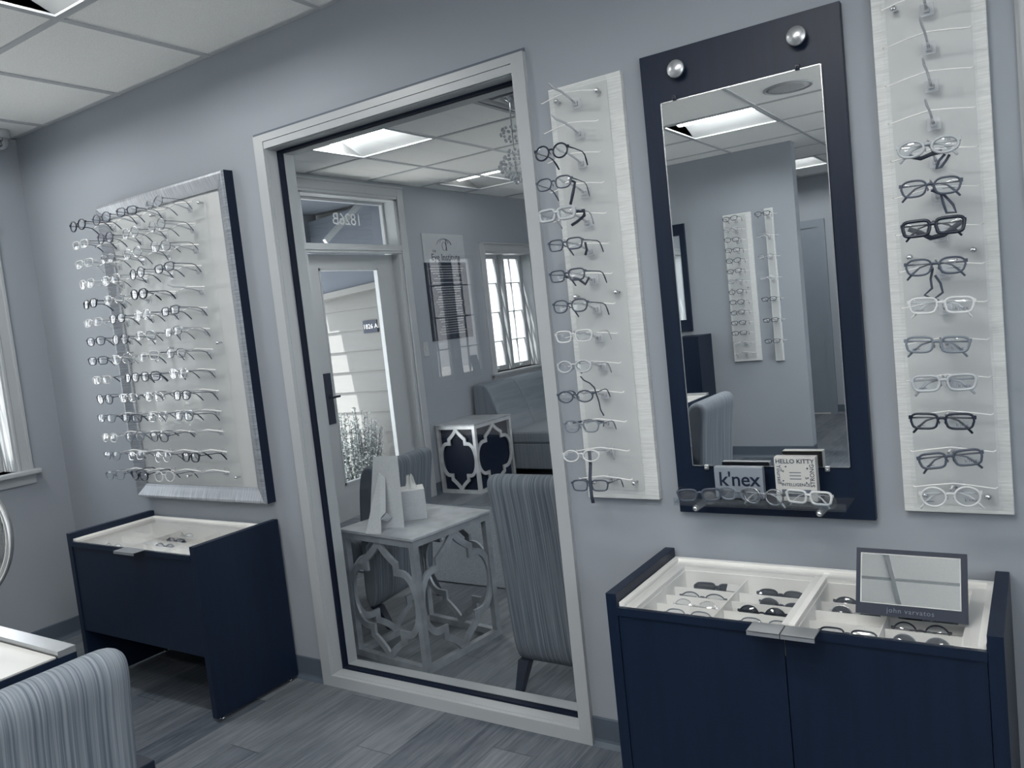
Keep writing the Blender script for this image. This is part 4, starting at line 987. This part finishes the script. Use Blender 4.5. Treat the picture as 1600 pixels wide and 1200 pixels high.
while zz > 1.27:
    k += 1
    if k in (7, 8): zz -= .014
    hw = [.18, .20, .23, .21, .19, .12][k % 6]*(1.0 if k < 8 else .8); x_ = -hw
    while x_ < hw:
        l_ = random.uniform(.010, .034); ls.box((.010, x_, zz-.0028-1.66), (.0112, min(hw, x_+l_), zz+.0028-1.66)); x_ += l_+.006
    zz -= .0205
ls.build('small_print', M['lgrey'], po)
sw = thing('light_switch', 'white light switch plate on the wall between street door and poster', 'light switch', (0, 2.933, 1.173))
MB().box((0, -.032, -.058), (.006, .032, .058), bev=.002).build('plate', M['trim'], sw); MB().box((.006, -.006, -.012), (.011, .006, .012)).build('toggle', M['white'], sw)
cp = tag(MB().box((.15, 1.12, 0), (2.6, 2.56, .008), bev=.003).build('door_mat', M['carpet']), 'large grey textured mat on the floor inside the street door', 'mat')
vt = thing('ceiling_vent', 'square ceiling air diffuser at the top corner of the interior window view', 'vent', (2.05, 1.555, H))
for i, (r0, zz) in enumerate(((.298, -.006), (.24, -.016), (.17, -.026), (.10, -.034))):
    mb = MB(); r1 = r0-.022
    for s_ in (-1, 1):
        mb.add([(-r0, s_*r0, zz), (r0, s_*r0, zz), (r1, s_*r1, zz+.018), (-r1, s_*r1, zz+.018)], [(0, 1, 2, 3)]); mb.add([(s_*r0, -r0, zz), (s_*r0, r0, zz), (s_*r1, r1, zz+.018), (s_*r1, -r1, zz+.018)], [(0, 1, 2, 3)])
        mb.tube([(-r0, s_*r0, zz), (r0, s_*r0, zz)], .003, 6); mb.tube([(s_*r0, -r0, zz), (s_*r0, r0, zz)], .003, 6)
    mb.build('louvre', M['cream'], vt, fix=False)
MB().box((-.29, -.29, -.002), (.29, .29, -.0005)).build('throat', M['ventdark'], vt)
ch = thing('chandelier', 'crystal chandelier partly hidden by the interior window casing', 'chandelier', (1.905, 1.5, H))
MB().lathe([(.05, 0), (.05, -.012), (.01, -.02), (.004, -.03), (.004, -.16)], 20).build('canopy', M['chrome'], ch)
for z, r, n_ in ((-.16, .05, 12), (-.185, .06, 12), (-.215, .04, 8), (-.27, .03, 6), (-.30, .055, 12), (-.325, .075, 16), (-.345, .085, 18), (-.37, .075, 16), (-.395, .055, 12), (-.415, .03, 8), (-.43, .0, 1)):
    for i in range(n_):
        a = 2*PI*i/n_+z*7; bm = bmesh.new(); bmesh.ops.create_icosphere(bm, subdivisions=1, radius=.0085 if n_ > 1 else .014)
        me = bpy.data.meshes.new('crystal'); bm.to_mesh(me); bm.free(); me.materials.append(M['crystal']); o = link(bpy.data.objects.new('crystal', me), ch); o.location = (r*math.cos(a), r*math.sin(a), z)
MB().tube([(0, 0, -.16), (0, 0, -.42)], .003, 6).build('stem', M['chrome'], ch)
for y, z_, wv, lab in ((-3.265, .872, .12, 'plain picture frame on the sill, reflected beside the poster'), (-3.52, .872, .10, 'small tilted picture frame on the sill, reflected by the window edge')):
    pf = thing('picture_frame', lab, 'picture frame', (-.02, y, z_), 0, 'picture frames on the sill')
    T = RY(-.18)
    MB().box((-.006, -wv/2, 0), (.006, wv/2, .19), T=T, bev=.002).build('frame', M['grey'], pf)
    MB().box((.006, -wv/2+.012, .012), (.007, wv/2-.012, .178), T=T).build('picture', M['plaque'], pf)
    MB().add([(-.006, -.02, .12), (-.006, .02, .12), (-.05, .012, 0), (-.05, -.012, 0)], [(0, 1, 2, 3)]).build('easel_leg', M['black'], pf)

# ---------------------------------------------------------------- opposite wall, seen in the tall mirror
YO = -4.48
op = wall_strip('pale display rack on the opposite wall, reflected in the tall mirror', 2.015, 2.24, .797, 1.985, 2.03, 2.205, .815, 1.975, ybase=YO, sgn=1,
                screws=[(x, z) for x in (2.05, 2.18) for z in (1.942, 1.391, .86)], xr=2.128)
nr = wall_strip('narrow pale display rack on the opposite wall, beside the wall corner', 2.347, 2.413, .785, 1.988, 2.352, 2.408, .79, 1.98, ybase=YO, sgn=1, xr=2.38, rods=[ZR[k] for k in range(0, 14, 2)])
oshape = ['cat', 'soft', 'soft', 'rect', 'cat', 'soft', 'rect', 'soft', 'cat', 'soft', 'rect', 'rect', 'oval']
for k in range(13):
    lk = {1: 'wire', 6: 'wire', 12: 'light'}.get(k, 'black'); wd2 = {'wire': 'thin metal', 'light': 'pale wire', 'black': 'black'}[lk]
    glasses(f'{wd2} eyeglasses mirrored on the opposite wall broad rack, {ORD[k]} from the top', (2.128, YO+.196, ZR[k]+.014), oshape[k], lk, rz=PI+random.uniform(-.15, .15), roll=random.uniform(-.05, .05), group='eyeglasses on the opposite wall broad rack')
for i, k in enumerate(range(0, 14, 2)):
    lk = 'light' if i in (1, 3) else ('wire' if i == 2 else 'black')
    glasses(f'{ {"light": "pale wire", "wire": "thin metal", "black": "black"}[lk] } eyeglasses mirrored on the opposite wall narrow rack, {ORD[i]} from the top', (2.38, YO+.196, ZR[k]+.014), 'soft' if i < 4 else 'rect', lk, rz=PI+random.uniform(-.1, .1), group='eyeglasses on the opposite wall narrow rack')
om = thing('framed_mirror', 'dark-framed mirror on the opposite wall, glimpsed at the edge of the tall mirror', 'mirror', (1.46, YO, 1.08))
fb = MB(); a, b, z0, z1 = -.222, .222, 0, .895
for p in (((a, z0), (a+.045, z1)), ((b-.045, z0), (b, z1)), ((a+.045, z0), (b-.045, z0+.096)), ((a+.045, z1-.094), (b-.045, z1))): fb.box((p[0][0], 0, p[0][1]), (p[1][0], .025, p[1][1]))
fb.build('frame', M['navy'], om); MB().box((a+.045, 0, .096), (b-.045, .012, z1-.094)).build('mirror_glass', M['mirror'], om)
oc = thing('tall_cabinet', 'tall dark cabinet with a white edge beyond the table, seen in the mirror', 'cabinet', (1.5, YO+.17, 0))
MB().box((-.45, -.15, 0), (.115, .15, 1.045)).build('carcass', M['white'], oc)
MB().box((.115, -.155, 0), (.335, .16, 1.045)).build('end_panel', M['navy'], oc)
MB().box((-.44, .15, .05), (.100, .165, 1.03)).build('door', M['navy'], oc)

# ---------------------------------------------------------------- outside
gr = struct(MB().box((-30, -20, -.30), (-.15, 30, -.12)).box((RX1+.12, -20, -.30), (30, 30, -.12)).build('ground', M['concrete']))
struct(MB().box((-1.6, 1.2, -.12), (-.15, 2.95, -.02)).build('porch_slab', M['concrete']))
sdm = MB(); zz = -.02; cz = .1755
while zz < 2.35:
    sdm.prism([(2.955, zz), (2.955, zz+cz+.006), (2.946, zz+cz+.006), (2.930, zz)], 0, -3.4, -.15); zz += cz
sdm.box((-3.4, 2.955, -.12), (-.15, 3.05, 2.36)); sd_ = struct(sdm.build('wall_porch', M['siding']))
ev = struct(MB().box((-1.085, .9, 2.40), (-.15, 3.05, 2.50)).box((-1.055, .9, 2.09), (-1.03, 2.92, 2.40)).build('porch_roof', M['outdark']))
sb = thing('porch_beam', 'pale porch beam crossing outside the top of the street door glass', 'beam', (-.55, 2.9, 1.78))
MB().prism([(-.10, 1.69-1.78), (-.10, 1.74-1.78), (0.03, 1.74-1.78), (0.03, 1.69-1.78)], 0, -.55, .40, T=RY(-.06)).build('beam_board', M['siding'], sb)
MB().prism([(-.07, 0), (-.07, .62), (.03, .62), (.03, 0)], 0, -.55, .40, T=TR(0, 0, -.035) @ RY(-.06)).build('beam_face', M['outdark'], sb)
rk = tag(MB().box((0, 0, -.018), (.03, .54, .018), T=TR(-.30, 2.258, 2.058) @ RX(math.radians(35.6))).build('rake_board', M['trim']), 'pale diagonal bar outside behind the transom glass', 'board')
sg = thing('house_number_sign', 'small dark plate reading 1826 A on the white siding outside', 'sign', (-.564, 2.931, 1.402))
MB().box((-.078, -.004, -.052), (.078, .012, .052)).build('plate', M['navy_matte'], sg)
text_mb('1826 A', .055, TR(.004, -.0046, 0) @ FACE_MY, .0004).build('lettering', M['letter'], sg)

random.seed(5)
bu = thing('shrub', 'sunlit leafy shrub outside the street door glass', 'shrub', (-.52, 2.52, -.02))
lf = MB(); st = MB()
for s_ in range(150):
    a = random.uniform(0, 2*PI); sp_ = random.uniform(.05, 1)**.6; hgt = random.uniform(.45, .86)*(1-.25*sp_)
    tip = Vector((math.cos(a)*.30*sp_, math.sin(a)*.26*sp_, hgt)); base = Vector((math.cos(a)*.05, math.sin(a)*.05, 0)); mid_ = (base+tip)/2+Vector((math.cos(a)*.03, math.sin(a)*.03, .03))
    st.tube([base, mid_, tip], [.004, .003, .0015], 4)
    for q in range(46):
        t = random.uniform(.3, 1.0); p = base.lerp(mid_, t*2) if t < .5 else mid_.lerp(tip, t*2-1)
        d = Vector((random.gauss(0, 1), random.gauss(0, 1), random.gauss(.6, .8))).normalized(); n_ = d.orthogonal().normalized(); n_ = Matrix.Rotation(random.uniform(0, 6), 3, d) @ n_
        L_ = random.uniform(.018, .034); lf.add([p, p+d*L_*.5+n_*.0055, p+d*L_, p+d*L_*.5-n_*.0055], [(0, 1, 2, 3)])
st.build('stems', M['darkwood'], bu, fix=False); lf.build('foliage', M['leaf'], bu, fix=False)
random.seed(9)
nb = MB(); zz = -.12
while zz < 5:
    nb.prism([(-4.2, zz), (-4.2, zz+.19), (-4.19, zz+.19), (-4.17, zz)], 1, 3.5, 16); zz += .18
nb = nb.build('neighbouring_house', M['concrete']); tag(nb, 'pale sided house across the yard, washed out beyond the waiting room windows', 'house')
